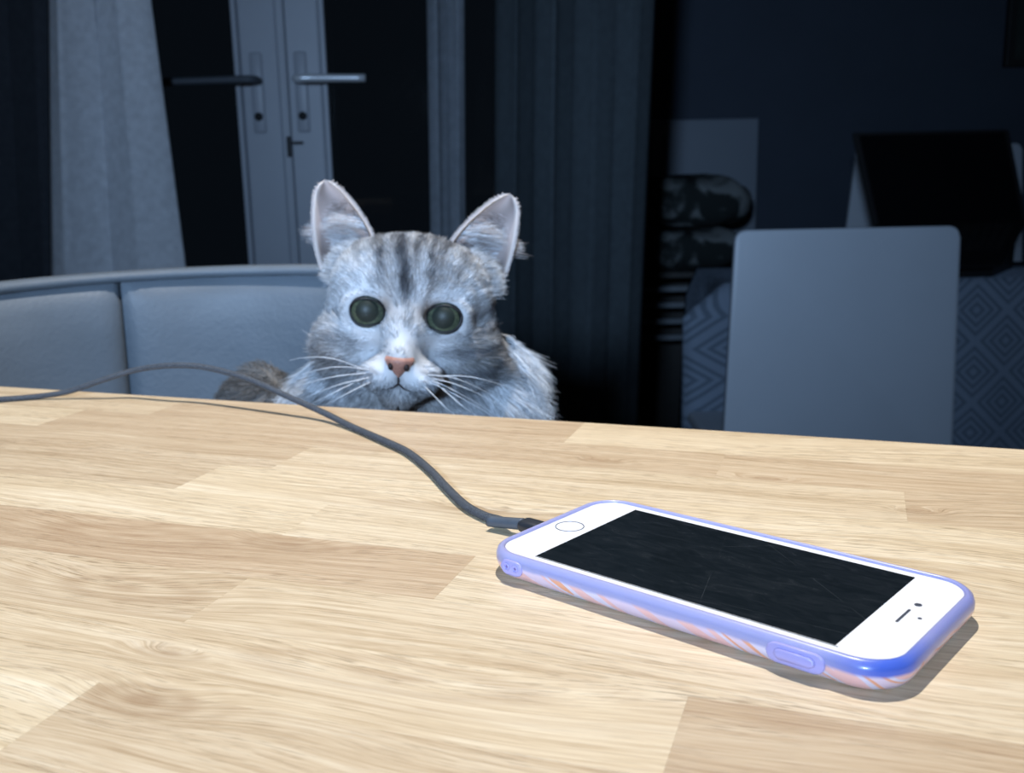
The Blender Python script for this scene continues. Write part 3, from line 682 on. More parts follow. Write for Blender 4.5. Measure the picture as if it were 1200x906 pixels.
def cushion(px, py, hx, hy, hz, y, rz, label, sag=0.0):
    c = at(px, 300, y); c.z = py; bm = bmesh.new(); bmesh.ops.create_uvsphere(bm, u_segments=40, v_segments=24, radius=1)
    for v in bm.verts:
        x, yy, z = v.co; f = lambda a, e: math.copysign(abs(a) ** e, a)
        k = (1 - 0.35 * (x * x) * 0.6)
        v.co = (f(x, 0.55) * hx, f(yy, 0.6) * hy, f(z, 0.8) * hz * k + 0.006 * math.sin(9 * x + 4 * yy) + sag * x * x)
    o = obj('cushion', bm, Cu.m); o.location = c; o.rotation_euler = (0, rz, 0.1); tag(o, label, 'cushion', 'cushions stacked on the rack'); return o
wq = (bx1 - bx0) / 2
cz1 = at(800, 310, YB + .05); 
cushion(806, zt2 + 0.02 + 0.138 + 0.068, wq * 0.96, 0.13, 0.074, YB + 0.05, 0.03, 'upper dark patterned cushion, topmost on the rack by the pale board')
cushion(804, zt2 + 0.02 + 0.066, wq * 0.98, 0.13, 0.062, YB + 0.05, 0.0, 'lower dark patterned cushion lying directly on the slatted rack')
# dark framed picture at the right on the navy wall
pf = empty('picture_frame', (at(1214, 20, NW - 0.03).x, NW - 0.02, at(1214, 10, NW).z)); tag(pf, 'dark framed picture on the navy wall at the upper right edge', 'picture')
boxo('frame', (-0.085, -0.012, -0.18), (0.25, 0.015, 0.40), m_black, pf); boxo('canvas', (-0.06, -0.015, -0.155), (0.225, -0.008, 0.375), simple('dark_green_print', srgb(34, 42, 38), 0.8), pf, 0.0)

# ============================================================ CAT
# head frame in millimetres: X to image right, Y away from the viewer, Z up; origin between the eyes
DE = 0.628
eL = at(428, 366, DE); eR = at(521, 374, DE)
HO = (eL + eR) / 2
hx_ = (eR - eL).normalized(); hf = (HO - CAMP).normalized(); hf = (hf - hx_ * hf.dot(hx_)).normalized()
hf = (hf + Vector((0, 0, 0.10))); hf = (hf - hx_ * hf.dot(hx_)).normalized()
hz_ = hx_.cross(hf).normalized()
K = (eR - eL).length / 48.0 / 0.001   # scale so the eyes sit 48 units apart
print('cat scale', K, 'origin', HO[:])
HM = Matrix((hx_, hf, hz_)).transposed().to_4x4() @ Matrix.Scale(0.001 * K, 4); HM.translation = HO
cat = empty('cat', HO); tag(cat, 'long-haired silver tabby cat with green eyes peering over the worktop edge', 'cat')
HML = Matrix.Translation(-HO) @ HM
HMn = np.array(HML)
def tocat(P): return P @ HMn[:3, :3].T + HMn[:3, 3]
def ell(P, c, r):
    d = (P - np.array(c, np.float32)) / np.array(r, np.float32)
    k = np.sqrt((d * d).sum(-1)); return (k - 1) * min(r)
def smin(a, b, k):
    h = np.clip(0.5 + 0.5 * (b - a) / k, 0, 1); return b + (a - b) * h - k * h * (1 - h)
def sdf(P):
    P = P.astype(np.float32); S = P.copy(); S[..., 0] = np.abs(S[..., 0])
    d = ell(P, (0, 50, 6), (47, 48, 41))
    d = smin(d, ell(S, (31, 36, -20), (25, 28, 22)), 14)
    d = smin(d, ell(S, (27, 46, 17), (23, 33, 23)), 14)
    d = smin(d, ell(P, (0, 24, 22), (34, 22, 24)), 14)
    d = smin(d, ell(P, (0, 8, -12), (13, 19, 15)), 14)
    d = smin(d, ell(P, (0, -4, -24), (9, 16, 9)), 8)
    d = smin(d, ell(S, (11, -1, -37), (14, 15, 10)), 10)
    d = smin(d, ell(P, (0, 3, -48), (12, 13, 9)), 6)
    d = smin(d, ell(S, (24, 12, 0), (16, 11, 14)), 6)
    # eye openings
    d = -smin(-d, ell(S, (23.6, 2, 0), (12.2, 12, 9.3)), 3)
    d = smin(d, ell(P, (0, 62, -62), (48, 42, 50)), 26)
    d = smin(d, ell(P, (57, 66, -58), (21, 26, 42)), 16)
    d = smin(d, ell(P, (-50, 68, -76), (20, 24, 36)), 16)
    d = smin(d, ell(P, (2, 66, -122), (66, 46, 62)), 28)
    d = smin(d, ell(P, (-5, 84, -180), (64, 60, 95)), 30)
    d = smin(d, ell(P, (-58, 118, -205), (74, 68, 92)), 34)
    d = smin(d, ell(P, (-110, 112, -130), (38, 42, 74)), 30)
    d = smin(d, ell(P, (-85, 120, -260), (75, 80, 62)), 30)
    for sx in (-1, 1):
        d = smin(d, ell(P, (sx * 30 + 4, 52, -250), (21, 23, 80)), 16)
        d = smin(d, ell(P, (sx * 30 + 4, 38, -318), (19, 30, 14)), 10)
    return d
def grad(P, e=0.6):
    g = np.stack([sdf(P + np.array(v, np.float32) * e) - sdf(P - np.array(v, np.float32) * e) for v in ((1, 0, 0), (0, 1, 0), (0, 0, 1))], -1)
    return g / (np.linalg.norm(g, axis=-1, keepdims=True) + 1e-9)
def surface_net(lo, hi, h):
    ax = [np.arange(lo[i], hi[i] + h, h, dtype=np.float32) for i in range(3)]; N = [len(a) for a in ax]
    D = np.empty(N, np.float32)
    YY, ZZ = np.meshgrid(ax[1], ax[2], indexing='ij')
    for i0 in range(0, N[0], 24):
        xs = ax[0][i0:i0 + 24]; G = np.empty((len(xs),) + YY.shape + (3,), np.float32)
        G[..., 0] = xs[:, None, None]; G[..., 1] = YY; G[..., 2] = ZZ; D[i0:i0 + 24] = sdf(G)
    S = D < 0; c = [slice(0, -1), slice(1, None)]
    corner = [(a, b, e) for a in (0, 1) for b in (0, 1) for e in (0, 1)]
    cnt = sum(S[c[a], c[b], c[e]].astype(np.int8) for a, b, e in corner)
    act = (cnt > 0) & (cnt < 8); idx = -np.ones(act.shape, np.int64); ijk = np.argwhere(act); idx[act] = np.arange(len(ijk))
    acc = np.zeros((len(ijk), 3)); nn = np.zeros(len(ijk))
    for A_ in corner:
        for k in range(3):
            if A_[k] == 0:
                B_ = list(A_); B_[k] = 1
                a = ijk + np.array(A_); b = ijk + np.array(B_); da = D[tuple(a.T)]; db = D[tuple(b.T)]
                m = (da < 0) != (db < 0); t = da[m] / (da[m] - db[m]); acc[m] += a[m] + (b[m] - a[m]) * t[:, None]; nn[m] += 1
    V = acc / nn[:, None] * h + np.array(lo); F_ = []
    for k in range(3):
        o1, o2 = [(1, 2), (2, 0), (0, 1)][k]
        s0 = [slice(None)] * 3; s1 = [slice(None)] * 3; s0[k] = slice(0, -1); s1[k] = slice(1, None)
        x = S[tuple(s0)] != S[tuple(s1)]; e = np.argwhere(x); sg = S[tuple(s0)][x]
        ok = (e[:, o1] > 0) & (e[:, o2] > 0)
        for q in range(3): ok &= e[:, q] < act.shape[q]
        e = e[ok]; sg = sg[ok]; u1 = np.eye(3, dtype=int)[o1]; u2 = np.eye(3, dtype=int)[o2]
        q = np.stack([idx[tuple((e - d_).T)] for d_ in (0 * u1, u1, u1 + u2, u2)], 1)
        q[~sg] = q[~sg][:, ::-1]; F_.append(q[(q >= 0).all(1)])
    return V, np.concatenate(F_)
V, Fq = surface_net((-172, -30, -338), (90, 215, 62), 2.5)
V = V.astype(np.float32)

# ---- coat colour: markings of the animal, plus painted chin and throat shade
def fbm(P, s, seed=0):
    r = np.random.default_rng(seed); v = 0
    for k in range(6):
        w_ = r.normal(size=3); w_ /= np.linalg.norm(w_); w2 = r.normal(size=3); w2 /= np.linalg.norm(w2)
        v = v + np.sin(P @ w_ * s * (1 + .35 * k) + r.uniform(0, 6) + 1.6 * np.sin(P @ w2 * s * 0.9 + r.uniform(0, 6))) / (1 + .35 * k)
    return v / 2.2
def G2(x, z, cx, cz, sx, sz, rot=0.0):
    c, s = math.cos(rot), math.sin(rot); dx, dz = x - cx, z - cz; a = (c * dx + s * dz) / sx; b = (-s * dx + c * dz) / sz
    return np.exp(-0.5 * (a * a + b * b))
SILVER = np.array((.58, .60, .625)); GREY = np.array((.30, .31, .335)); DARK = np.array((.055, .06, .072)); BROWN = np.array((.33, .255, .205)); WHITE = np.array((.75, .77, .80)); UND = np.array((.26, .25, .24))
def coat(P):
    x, y, z = P[..., 0], P[..., 1], P[..., 2]
    wob = 2.2 * fbm(P, 0.11, 3); xx = x + wob; zz = z + 2.0 * fbm(P, 0.09, 4)
    col = np.broadcast_to(SILVER, P.shape).copy()
    def lay(m, c):
        nonlocal col
        m = np.clip(m, 0, 1)[..., None]; col = col * (1 - m) + c * m
    face = np.clip((75 - y) / 30, 0, 1)
    mott = np.clip(fbm(P, 0.16, 5) * 0.6 + 0.3, 0, 1); mot2 = np.clip(fbm(P * np.array((1, 1, .5)), 0.42, 6) * 0.7 + 0.1, 0, 1)
    lay(mott * 0.45, GREY); lay(mot2 * 0.62, GREY * .6)
    # crown darker and streaked
    lay(0.42 * np.clip((z - 30) / 22, 0, 1), GREY)
    for cx, cz, sx, sz, st, rot in ((-2, 18, 1.7, 9, .85, .05), (-4.5, 40, 2.4, 11, .8, .0), (6, 44, 2.0, 10, .75, -.1), (13, 30, 1.8, 15, .7, -.12), (-16, 32, 1.9, 13, .65, .12), (22, 42, 2.2, 12, .6, -.25), (-24, 46, 2.4, 10, .6, .3), (4, 30, 1.5, 7, .5, 0), (-10, 46, 1.8, 9, .5, 0.05), (32, 34, 2.2, 10, .45, -.4), (-33, 36, 2.2, 9, .4, .4), (16, 50, 2, 8, .5, -.1)):
        lay(st * G2(xx, z, cx, cz, sx, sz, rot) * 1.5, DARK)
    lay(.75 * G2(xx, z, -1, 14, 2.6, 5) , DARK)
    lay(.5 * G2(xx, z, 17, 8, 3, 2), DARK)
    # warm patches at the inner eye corners
    lay(.8 * G2(x, z, -12.0, 5, 3.4, 5, -.3), BROWN * .9); lay(.9 * G2(x, z, 11.5, 4, 4.2, 5.2, .3), BROWN * .55)
    # nose bridge and around the eyes pale
    lay(.45 * G2(x, z, 0, -13, 6.5, 8), WHITE); lay(.7 * G2(x, z, -28, -12.5, 9, 3.0, -.15), WHITE); lay(.8 * G2(x, z, 30, -12.0, 11, 3.2, .25), WHITE); lay(.55 * G2(x, z, -33, 16, 9, 7), WHITE); lay(.5 * G2(x, z, 33, 12, 9, 6), WHITE); lay(.55 * G2(x, z, -24, 19, 6, 5), WHITE); lay(.45 * G2(x, z, 8, 22, 4, 9), WHITE)
    # cheeks
    tb = np.clip(0.5 + 0.9 * np.sin(zz * 0.62 - np.abs(x) * 0.12 + 1.2 * fbm(P, .07, 8)), 0, 1)
    lay(.5 * G2(x, z, -44, -27, 9, 9), BROWN * 1.1); lay(.55 * tb * G2(x, z, -42, -30, 10, 12), GREY * .7)
    lay(.85 * G2(x, z, 46, -24, 14, 13, -.2), UND * .9); lay(.8 * tb * G2(x, z, 44, -22, 15, 14), DARK * 1.6)
    lay(.45 * G2(x, z, 28, -20, 7, 3, .2), GREY * .6); lay(.4 * G2(x, z, -24, -20, 8, 3, -.2), GREY)
    lay(.6 * tb * G2(x, z, 52, 2, 8, 9), GREY * .5)
    # muzzle
    lay(.9 * G2(np.abs(x), z, 13, -35, 8, 4.5), WHITE)
    for cx, cz in ((-18, -32), (-14, -34), (-21, -35), (-16, -38), (16, -32), (20, -33.5), (24, -35), (18, -37), (23, -38.5)):
        lay(.75 * G2(x, z, cx, cz, 2.4, .9), DARK * 2)
    lay(.8 * G2(x, z, 0, -42, 12, 1.2), DARK * 1.5); lay(.75 * G2(x, z, 0, -37.5, 1.2, 3.5), DARK * 1.5)
    lay(.75 * G2(x, z, 0, -56, 26, 9) * np.clip((40 - y) / 20, 0, 1), UND); lay(.35 * G2(x, z, 0, -50, 10, 3), BROWN)  # grey chin fur, darkened underneath with painted shade
    # grey-brown throat with its shade painted in, ruff white, body brown grey
    body = np.clip((y - 92) / 14, 0, 1) * np.clip((-z - 30) / 30, 0, 1)
    ruff = np.maximum(np.clip((np.abs(x) - 46) / 10, 0, 1) * np.clip((-z - 34) / 16, 0, 1), np.clip((y - 46) / 8, 0, 1) * np.clip((-z + 4) / 12, 0, 1) * np.clip((np.abs(x) - 36) / 10, 0, 1))
    throat = 1.0 * np.clip((-z - 52) / 10, 0, 1) * np.clip((40 - np.abs(x)) / 10, 0, 1)
    lay(throat * .6, UND * 1.25); lay(ruff * .95, WHITE); lay(np.maximum(body * np.clip(-(x + 40) / 20, 0, 1), np.clip((-x - 70) / 8, 0, 1) * (y > 62)) * .95, UND * (.45)); lay(body * .4 * mott, UND)
    # back of the skull
    lay(.5 * np.clip((y - 70) / 25, 0, 1) * (z > -30), GREY)
    return np.clip(col, 0.01, 1)

# ---- ears: thin cupped shells joined into the body mesh
def bez(p, t):
    p = [np.array(q, float) for q in p]; t = t[:, None]; return (1 - t) ** 3 * p[0] + 3 * (1 - t) ** 2 * t * p[1] + 3 * (1 - t) * t * t * p[2] + t ** 3 * p[3]
NSE, NTE = 26, 20
def ear(side):
    s = np.linspace(0, 1, NSE + 1); t = np.linspace(-1, 1, NTE + 1)
    O = bez([(-56, 52, 22), (-63, 47, 40), (-63.5, 46, 62), (-61.8, 50, 75)], s); I = bez([(-21, 38, 44), (-28, 42, 58), (-40, 46, 69), (-51.0, 50, 78)], s)
    G = np.empty((NSE + 1, NTE + 1, 3))
    tip = np.array((-57, 51, 81.5))
    for i in range(NSE + 1):
        k = np.clip((s[i] - 0.84) / 0.16, 0, 1); m = (O[i] + I[i]) / 2; wd = math.sqrt(max(0, 1 - k * k))
        o_, i_ = m + (O[i] - m) * wd, m + (I[i] - m) * wd
        up = np.array((0, 0, 1.0)) * (2.5 * k * k)
        for j in range(NTE + 1):
            q = (t[j] + 1) / 2; p = o_ * (1 - q) + i_ * q + up
            cup = (1 - t[j] ** 2) * (16 * (1 - s[i]) ** 0.7 + 2.5) * wd
            p = p + np.array((0, cup, 0)); G[i, j] = p
    G[..., 0] *= -side
    if side < 0: pass
    return G
ear_grids = {-1: ear(-1), 1: ear(1)}
ear_grids = {sd: (lambda g: g)(g) for sd, g in ear_grids.items()}
for sd in (-1, 1):
    g = ear_grids[sd]; g[..., 0] = np.abs(g[..., 0]) * sd
    g[..., 0] += 1.0 if sd > 0 else -5.0
    g[..., 2] -= 0 if sd > 0 else 1.5
EI = np.array((.50, .42, .40)); 
def ear_col(s, t, inside):
    wloc = 18 * (1 - s) + 4.5; rim = np.clip(1.9 - (1 - np.abs(t)) * wloc, 0, 1)
    rim = np.maximum(rim, np.clip((s - 0.965) / 0.03, 0, 1))
    base = EI * (0.80 + 0.25 * np.sin(7 * s + 3 * t))[..., None] if inside else np.broadcast_to(GREY, s.shape + (3,)) * 1.0
    if inside:
        d = np.exp(-((s - 0.02) / 0.16) ** 2 - ((t + 0.35) / 0.5) ** 2)[..., None]; base = base * (1 - d * .75) + np.array((.17, .11, .085)) * d * .75
    return base * (1 - rim[..., None]) + np.array((.62, .56, .53)) * rim[..., None]
allV = [V]; allF = [tuple(int(a) for a in f) for f in Fq]; allC = [coat(V)]; off = len(V)
ss, tt = np.meshgrid(np.linspace(0, 1, NSE + 1), np.linspace(-1, 1, NTE + 1), indexing='ij')
for sd in (-1, 1):
    g = ear_grids[sd]; du = np.gradient(g, axis=0); dv = np.gradient(g, axis=1); nr = np.cross(du, dv); nr /= np.linalg.norm(nr, axis=-1, keepdims=True) + 1e-9
    if nr[..., 1].mean() > 0: nr = -nr          # towards the viewer = inside of the ear
    fr_g = g + nr * 0.9; bk_g = g - nr * 0.9; n1 = (NSE + 1) * (NTE + 1)
    allV += [fr_g.reshape(-1, 3), bk_g.reshape(-1, 3)]; allC += [ear_col(ss, tt, True).reshape(-1, 3), ear_col(ss, tt, False).reshape(-1, 3)]
    id_ = lambda i, j, b: off + b * n1 + i * (NTE + 1) + j
    for i in range(NSE):
        for j in range(NTE):
            allF.append((id_(i, j, 0), id_(i, j + 1, 0), id_(i + 1, j + 1, 0), id_(i + 1, j, 0))); allF.append((id_(i, j, 1), id_(i + 1, j, 1), id_(i + 1, j + 1, 1), id_(i, j + 1, 1)))
    for i in range(NSE):
        for j in (0, NTE): allF.append((id_(i, j, 0), id_(i + 1, j, 0), id_(i + 1, j, 1), id_(i, j, 1)))
    for j in range(NTE): allF.append((id_(NSE, j, 0), id_(NSE, j + 1, 0), id_(NSE, j + 1, 1), id_(NSE, j, 1)))
    off += 2 * n1
me = bpy.data.meshes.new('cat_body'); AV = tocat(np.concatenate(allV)); me.from_pydata(AV.tolist(), [], allF)
ca = me.color_attributes.new('Col', 'FLOAT_COLOR', 'POINT'); AC = np.concatenate(allC); ca.data.foreach_set('color', np.concatenate([AC, np.ones((len(AC), 1))], 1).astype(np.float32).ravel())
me.polygons.foreach_set('use_smooth', [True] * len(me.polygons)); me.update()
Sk = Mat('cat_skin_and_undercoat', rough=0.85, spec=0.15); vc = Sk.n('ShaderNodeVertexColor'); vc.layer_name = 'Col'
Sk.color(vc.outputs['Color'])
link('body', me, Sk.m, cat)

# ---- fur: real strands
Fu = Mat('cat_fur', rough=0.55, spec=0.25); fa = Fu.n('ShaderNodeAttribute'); fa.attribute_name = 'hair_col'; Fu.color(fa.outputs['Color'])
Q = V[Fq]; ctr = Q.mean(1); ar = 0.5 * np.linalg.norm(np.cross(Q[:, 2] - Q[:, 0], Q[:, 3] - Q[:, 1]), axis=1)
dens = np.ones(len(ar)); dens[ctr[:, 2] < -70] = 0.45; dens[ctr[:, 2] < -130] = 0.06; dens[ctr[:, 1] > 95] = 0.10; dens[(ctr[:, 1] > 95) & (ctr[:, 2] > -90) & (ctr[:, 0] < -40)] = 0.5
dens[(ctr[:, 1] < 30)] *= 2.6
pw = ar * dens; NH = 135000
pick = RNG.choice(len(ar), NH, p=pw / pw.sum()); a = RNG.random((NH, 1)); b = RNG.random((NH, 1))
R0 = (Q[pick, 0] * (1 - a) + Q[pick, 1] * a) * (1 - b) + (Q[pick, 3] * (1 - a) + Q[pick, 2] * a) * b
xa = np.abs(R0[:, 0])
eyeo = ((xa - 23.6) / 12.0) ** 2 + (R0[:, 2] / 9.8) ** 2
noseo = (xa < 8.5) & (R0[:, 2] < -22.5) & (R0[:, 2] > -36) & (R0[:, 1] < -6) & (xa < 8 - (-24 - R0[:, 2]) * 0.45)
keep = ~((eyeo < 1.12) & (R0[:, 1] < 30)) & ~noseo & (R0[:, 2] > -300)
R0 = R0[keep].astype(np.float32); n_ = len(R0); xa = np.abs(R0[:, 0]); x, y, z = R0.T
Nn = grad(R0)
flow = R0 - np.array((0, -26, -22), np.float32)
flow[:, 2] += np.where(z > -20, 6, 0)
flow /= np.linalg.norm(flow, axis=1, keepdims=True)
low = np.maximum(np.clip((-z - 30) / 40, 0, 1), np.clip((y - 44) / 8, 0, 1) * np.clip((xa - 44) / 8, 0, 1) * (z < 8))[:, None]
sgn = np.sign(x)[:, None]
down = np.concatenate([sgn * (0.55 + 0 * low), 0.05 + 0 * low, -0.85 + 0 * low], 1)
bodyk = np.maximum(np.clip((y - 90) / 15, 0, 1) * np.clip((-z - 25) / 25, 0, 1), np.clip((-x - 70) / 8, 0, 1) * (y > 62))[:, None]
flow = flow * (1 - low) + down * low
flow = flow * (1 - bodyk) + np.array((-.45, .3, -.6)) * bodyk
jit = np.stack([fbm(R0, .22, 21), fbm(R0, .22, 22), fbm(R0, .22, 23)], 1) * 0.22 + RNG.normal(size=(n_, 3)) * 0.13
flow = flow + jit
tang = flow - Nn * (flow * Nn).sum(1, keepdims=True); tang /= np.linalg.norm(tang, axis=1, keepdims=True) + 1e-6
near = np.exp(-((R0 - np.array((0, -14, -28))) ** 2).sum(1) / 26 ** 2)
L = 8.0 * (1 - near) + 4.2 * near
L = np.where(xa > 30, L + (xa - 30) * 0.28 * np.clip((-z + 10) / 15, 0, 1), L)
ruffk = np.maximum(np.clip((-z - 20) / 26, 0, 1) * np.clip((xa - 34) / 14, 0, 1), np.clip((xa - 58) / 8, 0, 1) * (z < 5)) * (1 - bodyk[:, 0]); L = L + ruffk * 15
L = L + np.clip((-z - 60) / 10, 0, 1) * 9 + bodyk[:, 0] * 4
L = np.where((((xa - 23.6) / 19) ** 2 + (z / 15) ** 2 < 1) & (y < 30), np.minimum(L, 3.6), L)
L = np.where(bodyk[:, 0] > .5, np.minimum(L, 13), L) * RNG.uniform(0.65, 1.15, n_)
lift = 0.24 + 0.22 * ruffk + 0.12 * RNG.random(n_)
lift = lift * (1 - .5 * near)
d0 = tang + Nn * lift[:, None]; d0 /= np.linalg.norm(d0, axis=1, keepdims=True)
PTS = 5; HP = np.empty((n_, PTS, 3), np.float32); cur = R0 - Nn * 0.4; HP[:, 0] = cur; dd_ = d0.copy()
clump = np.stack([fbm(R0, .55, 31), fbm(R0, .55, 32), fbm(R0, .55, 33)], 1)
for k in range(1, PTS):
    dd_ = dd_ + clump * 0.07 - Nn * 0.05 + np.array((0, 0, -0.03)); dd_ /= np.linalg.norm(dd_, axis=1, keepdims=True); cur = cur + dd_ * (L / (PTS - 1))[:, None]; HP[:, k] = cur
HC = coat(R0); HC = np.clip(HC * (RNG.uniform(0.5, 1.42, (n_, 1))) * (1 + .18 * clump[:, :1]), 0.02, 1)
strands = [HP]; cols = [HC]; radii = [np.full(n_, 0.19)]
# tufts inside the ears
for sd in (-1, 1):
    g = ear_grids[sd]; m_ = 2300
    si = RNG.beta(1.5, 2.2, m_) * 0.72; ti = RNG.uniform(-0.35, 0.95, m_)
    gi = np.clip((si * NSE).astype(int), 0, NSE); gj = np.clip(((ti + 1) / 2 * NTE).astype(int), 0, NTE)
    P0 = g[gi, gj] + np.array((0, -1.2, 0)) + RNG.normal(size=(m_, 3)) * 0.5
    dr = np.stack([np.full(m_, sd * 0.95), np.full(m_, -0.30), 0.32 - 0.75 * si], 1) + RNG.normal(size=(m_, 3)) * 0.12
    band = np.exp(-((si - 0.28) / 0.15) ** 2); LL = (5 + 17 * band) * RNG.uniform(.6, 1.1, m_)
    H = np.empty((m_, PTS, 3), np.float32); c_ = P0.copy(); H[:, 0] = c_; dr /= np.linalg.norm(dr, axis=1, keepdims=True)
    for k in range(1, PTS):
        dr = dr + np.array((0, 0.05, -0.02)); dr /= np.linalg.norm(dr, axis=1, keepdims=True); c_ = c_ + dr * (LL / (PTS - 1))[:, None]; H[:, k] = c_
    strands.append(H); cc_ = np.where((band > .35)[:, None] & (RNG.random((m_, 1)) < .7), np.array((.80, .82, .86)), EI * 1.1) * RNG.uniform(.5, 1.12, (m_, 1)); cols.append(np.clip(cc_, 0, 1)); radii.append(np.full(m_, 0.14))
    # short rim hairs and outer ear fur
    m2 = 1500; edge = RNG.random(m2) < .5; si = RNG.random(m2) * .98; gi = (si * NSE).astype(int); gj = np.where(edge, 0, NTE)
    P0 = g[gi, gj] + RNG.normal(size=(m2, 3)) * 0.3
    dr = np.stack([np.where(edge, sd * 0.6, -sd * 0.55), np.full(m2, 0.1), np.full(m2, 0.8)], 1) + RNG.normal(size=(m2, 3)) * .2
    H = np.stack([P0 + dr * 1.6 * k / 4 for k in range(PTS)], 1).astype(np.float32); strands.append(H); cols.append(np.tile((.62, .56, .54), (m2, 1))); radii.append(np.full(m2, .12))
    m3 = 2600; ti = RNG.uniform(-1, 1, m3); si = RNG.random(m3) * .9; gi = (si * NSE).astype(int); gj = ((ti + 1) / 2 * NTE).astype(int)
    P0 = g[gi, gj] + np.array((0, 1.0, 0)); dr = np.stack([np.full(m3, sd * .1), np.full(m3, .35), np.full(m3, .8)], 1) + RNG.normal(size=(m3, 3)) * .12
    H = np.stack([P0 + dr * 3.5 * k / 4 for k in range(PTS)], 1).astype(np.float32); strands.append(H); cols.append(np.tile(GREY, (m3, 1)) * RNG.uniform(.7, 1.3, (m3, 1))); radii.append(np.full(m3, .15))
    # fur at the ear foot, flowing outward over the lobe
    m4 = 1500; P0 = np.stack([sd * RNG.uniform(30, 54, m4), RNG.uniform(34, 50, m4), RNG.uniform(14, 36, m4)], 1)
    P0 = P0 - grad(P0.astype(np.float32)) * sdf(P0.astype(np.float32))[:, None]
    dr = np.stack([np.full(m4, sd * .75), np.full(m4, -.28), np.full(m4, .30)], 1) + RNG.normal(size=(m4, 3)) * .2
    H = np.empty((m4, PTS, 3), np.float32); c_ = P0.copy(); H[:, 0] = c_
    for k in range(1, PTS): dr = dr + np.array((0, .06, -.06)); c_ = c_ + dr * (11 * RNG.uniform(.5, 1, m4) / 4)[:, None]; H[:, k] = c_
    strands.append(H); cols.append(np.where(RNG.random((m4, 1)) < .25, GREY * .8, SILVER * 1.05)); radii.append(np.full(m4, .16))
HP = np.concatenate(strands); HC = np.concatenate(cols); HR = np.concatenate(radii)
hd = bpy.data.hair_curves.new('fur'); hd.add_curves([PTS] * len(HP))
W3 = tocat(HP.reshape(-1, 3)); hd.attributes['position'].data.foreach_set('vector', W3.astype(np.float32).ravel())
rad = hd.attributes.get('radius') or hd.attributes.new('radius', 'FLOAT', 'POINT')
tap = np.array((1.0, .95, .8, .55, .15)); rad.data.foreach_set('value', (HR[:, None] * tap[None] * 0.001).astype(np.float32).ravel())
hcA = hd.attributes.new('hair_col', 'FLOAT_COLOR', 'CURVE'); hcA.data.foreach_set('color', np.concatenate([HC, np.ones((len(HC), 1))], 1).astype(np.float32).ravel())
hd.materials.append(Fu.m); fo = bpy.data.objects.new('fur', hd); COL.objects.link(fo); fo.parent = cat; fo['kind'] = 'stuff'

# ---- eyes
def meshpart(name, verts, faces, m, parent, smooth=True):
    me = bpy.data.meshes.new(name); me.from_pydata(tocat(np.array(verts, float)).tolist(), [], faces)
    if smooth: me.polygons.foreach_set('use_smooth', [True] * len(me.polygons))
    me.update(); return link(name, me, m, parent)
def sphere(c, r, nu=40, nv=28, squash=(1, 1, 1)):
    vs = [(c[0], c[1] - r * squash[1], c[2])]; fs = []
    for j in range(1, nv):
        t = math.pi * j / nv
        for i in range(nu): p = 2 * math.pi * i / nu; vs.append((c[0] + r * squash[0] * math.sin(t) * math.cos(p), c[1] - r * squash[1] * math.cos(t), c[2] + r * squash[2] * math.sin(t) * math.sin(p)))
    vs.append((c[0], c[1] + r * squash[1], c[2])); Lx = len(vs) - 1
    for i in range(nu): fs.append((0, 1 + (i + 1) % nu, 1 + i)); fs.append((Lx, 1 + (nv - 2) * nu + i, 1 + (nv - 2) * nu + (i + 1) % nu))
    for j in range(nv - 2):
        for i in range(nu): a_ = 1 + j * nu + i; b_ = 1 + j * nu + (i + 1) % nu; fs.append((a_, b_, b_ + nu, a_ + nu))
    return vs, fs
m_iris = Mat('green_iris', srgb(80, 92, 74), 0.35); nzc = m_iris.coord(); m_iris.color(m_iris.ramp(m_iris.noise(nzc, 700, 3), [(0.35, srgb(58, 68, 58)), (0.65, srgb(88, 98, 78))])); m_iris = m_iris.m
m_pupil = Mat('dark_green_pupil', srgb(38, 46, 42), 0.45, 0, 0.3).m
m_white = Mat('eye_dark_rim', srgb(22, 24, 26), 0.4).m
m_cornea = Mat('clear_cornea', (1, 1, 1, 1), 0.02, 0, 0.5, **{'Transmission Weight': 1.0, 'IOR': 1.2}).m
m_lid = Mat('dark_eyelid_skin', srgb(30, 30, 34), 0.5).m
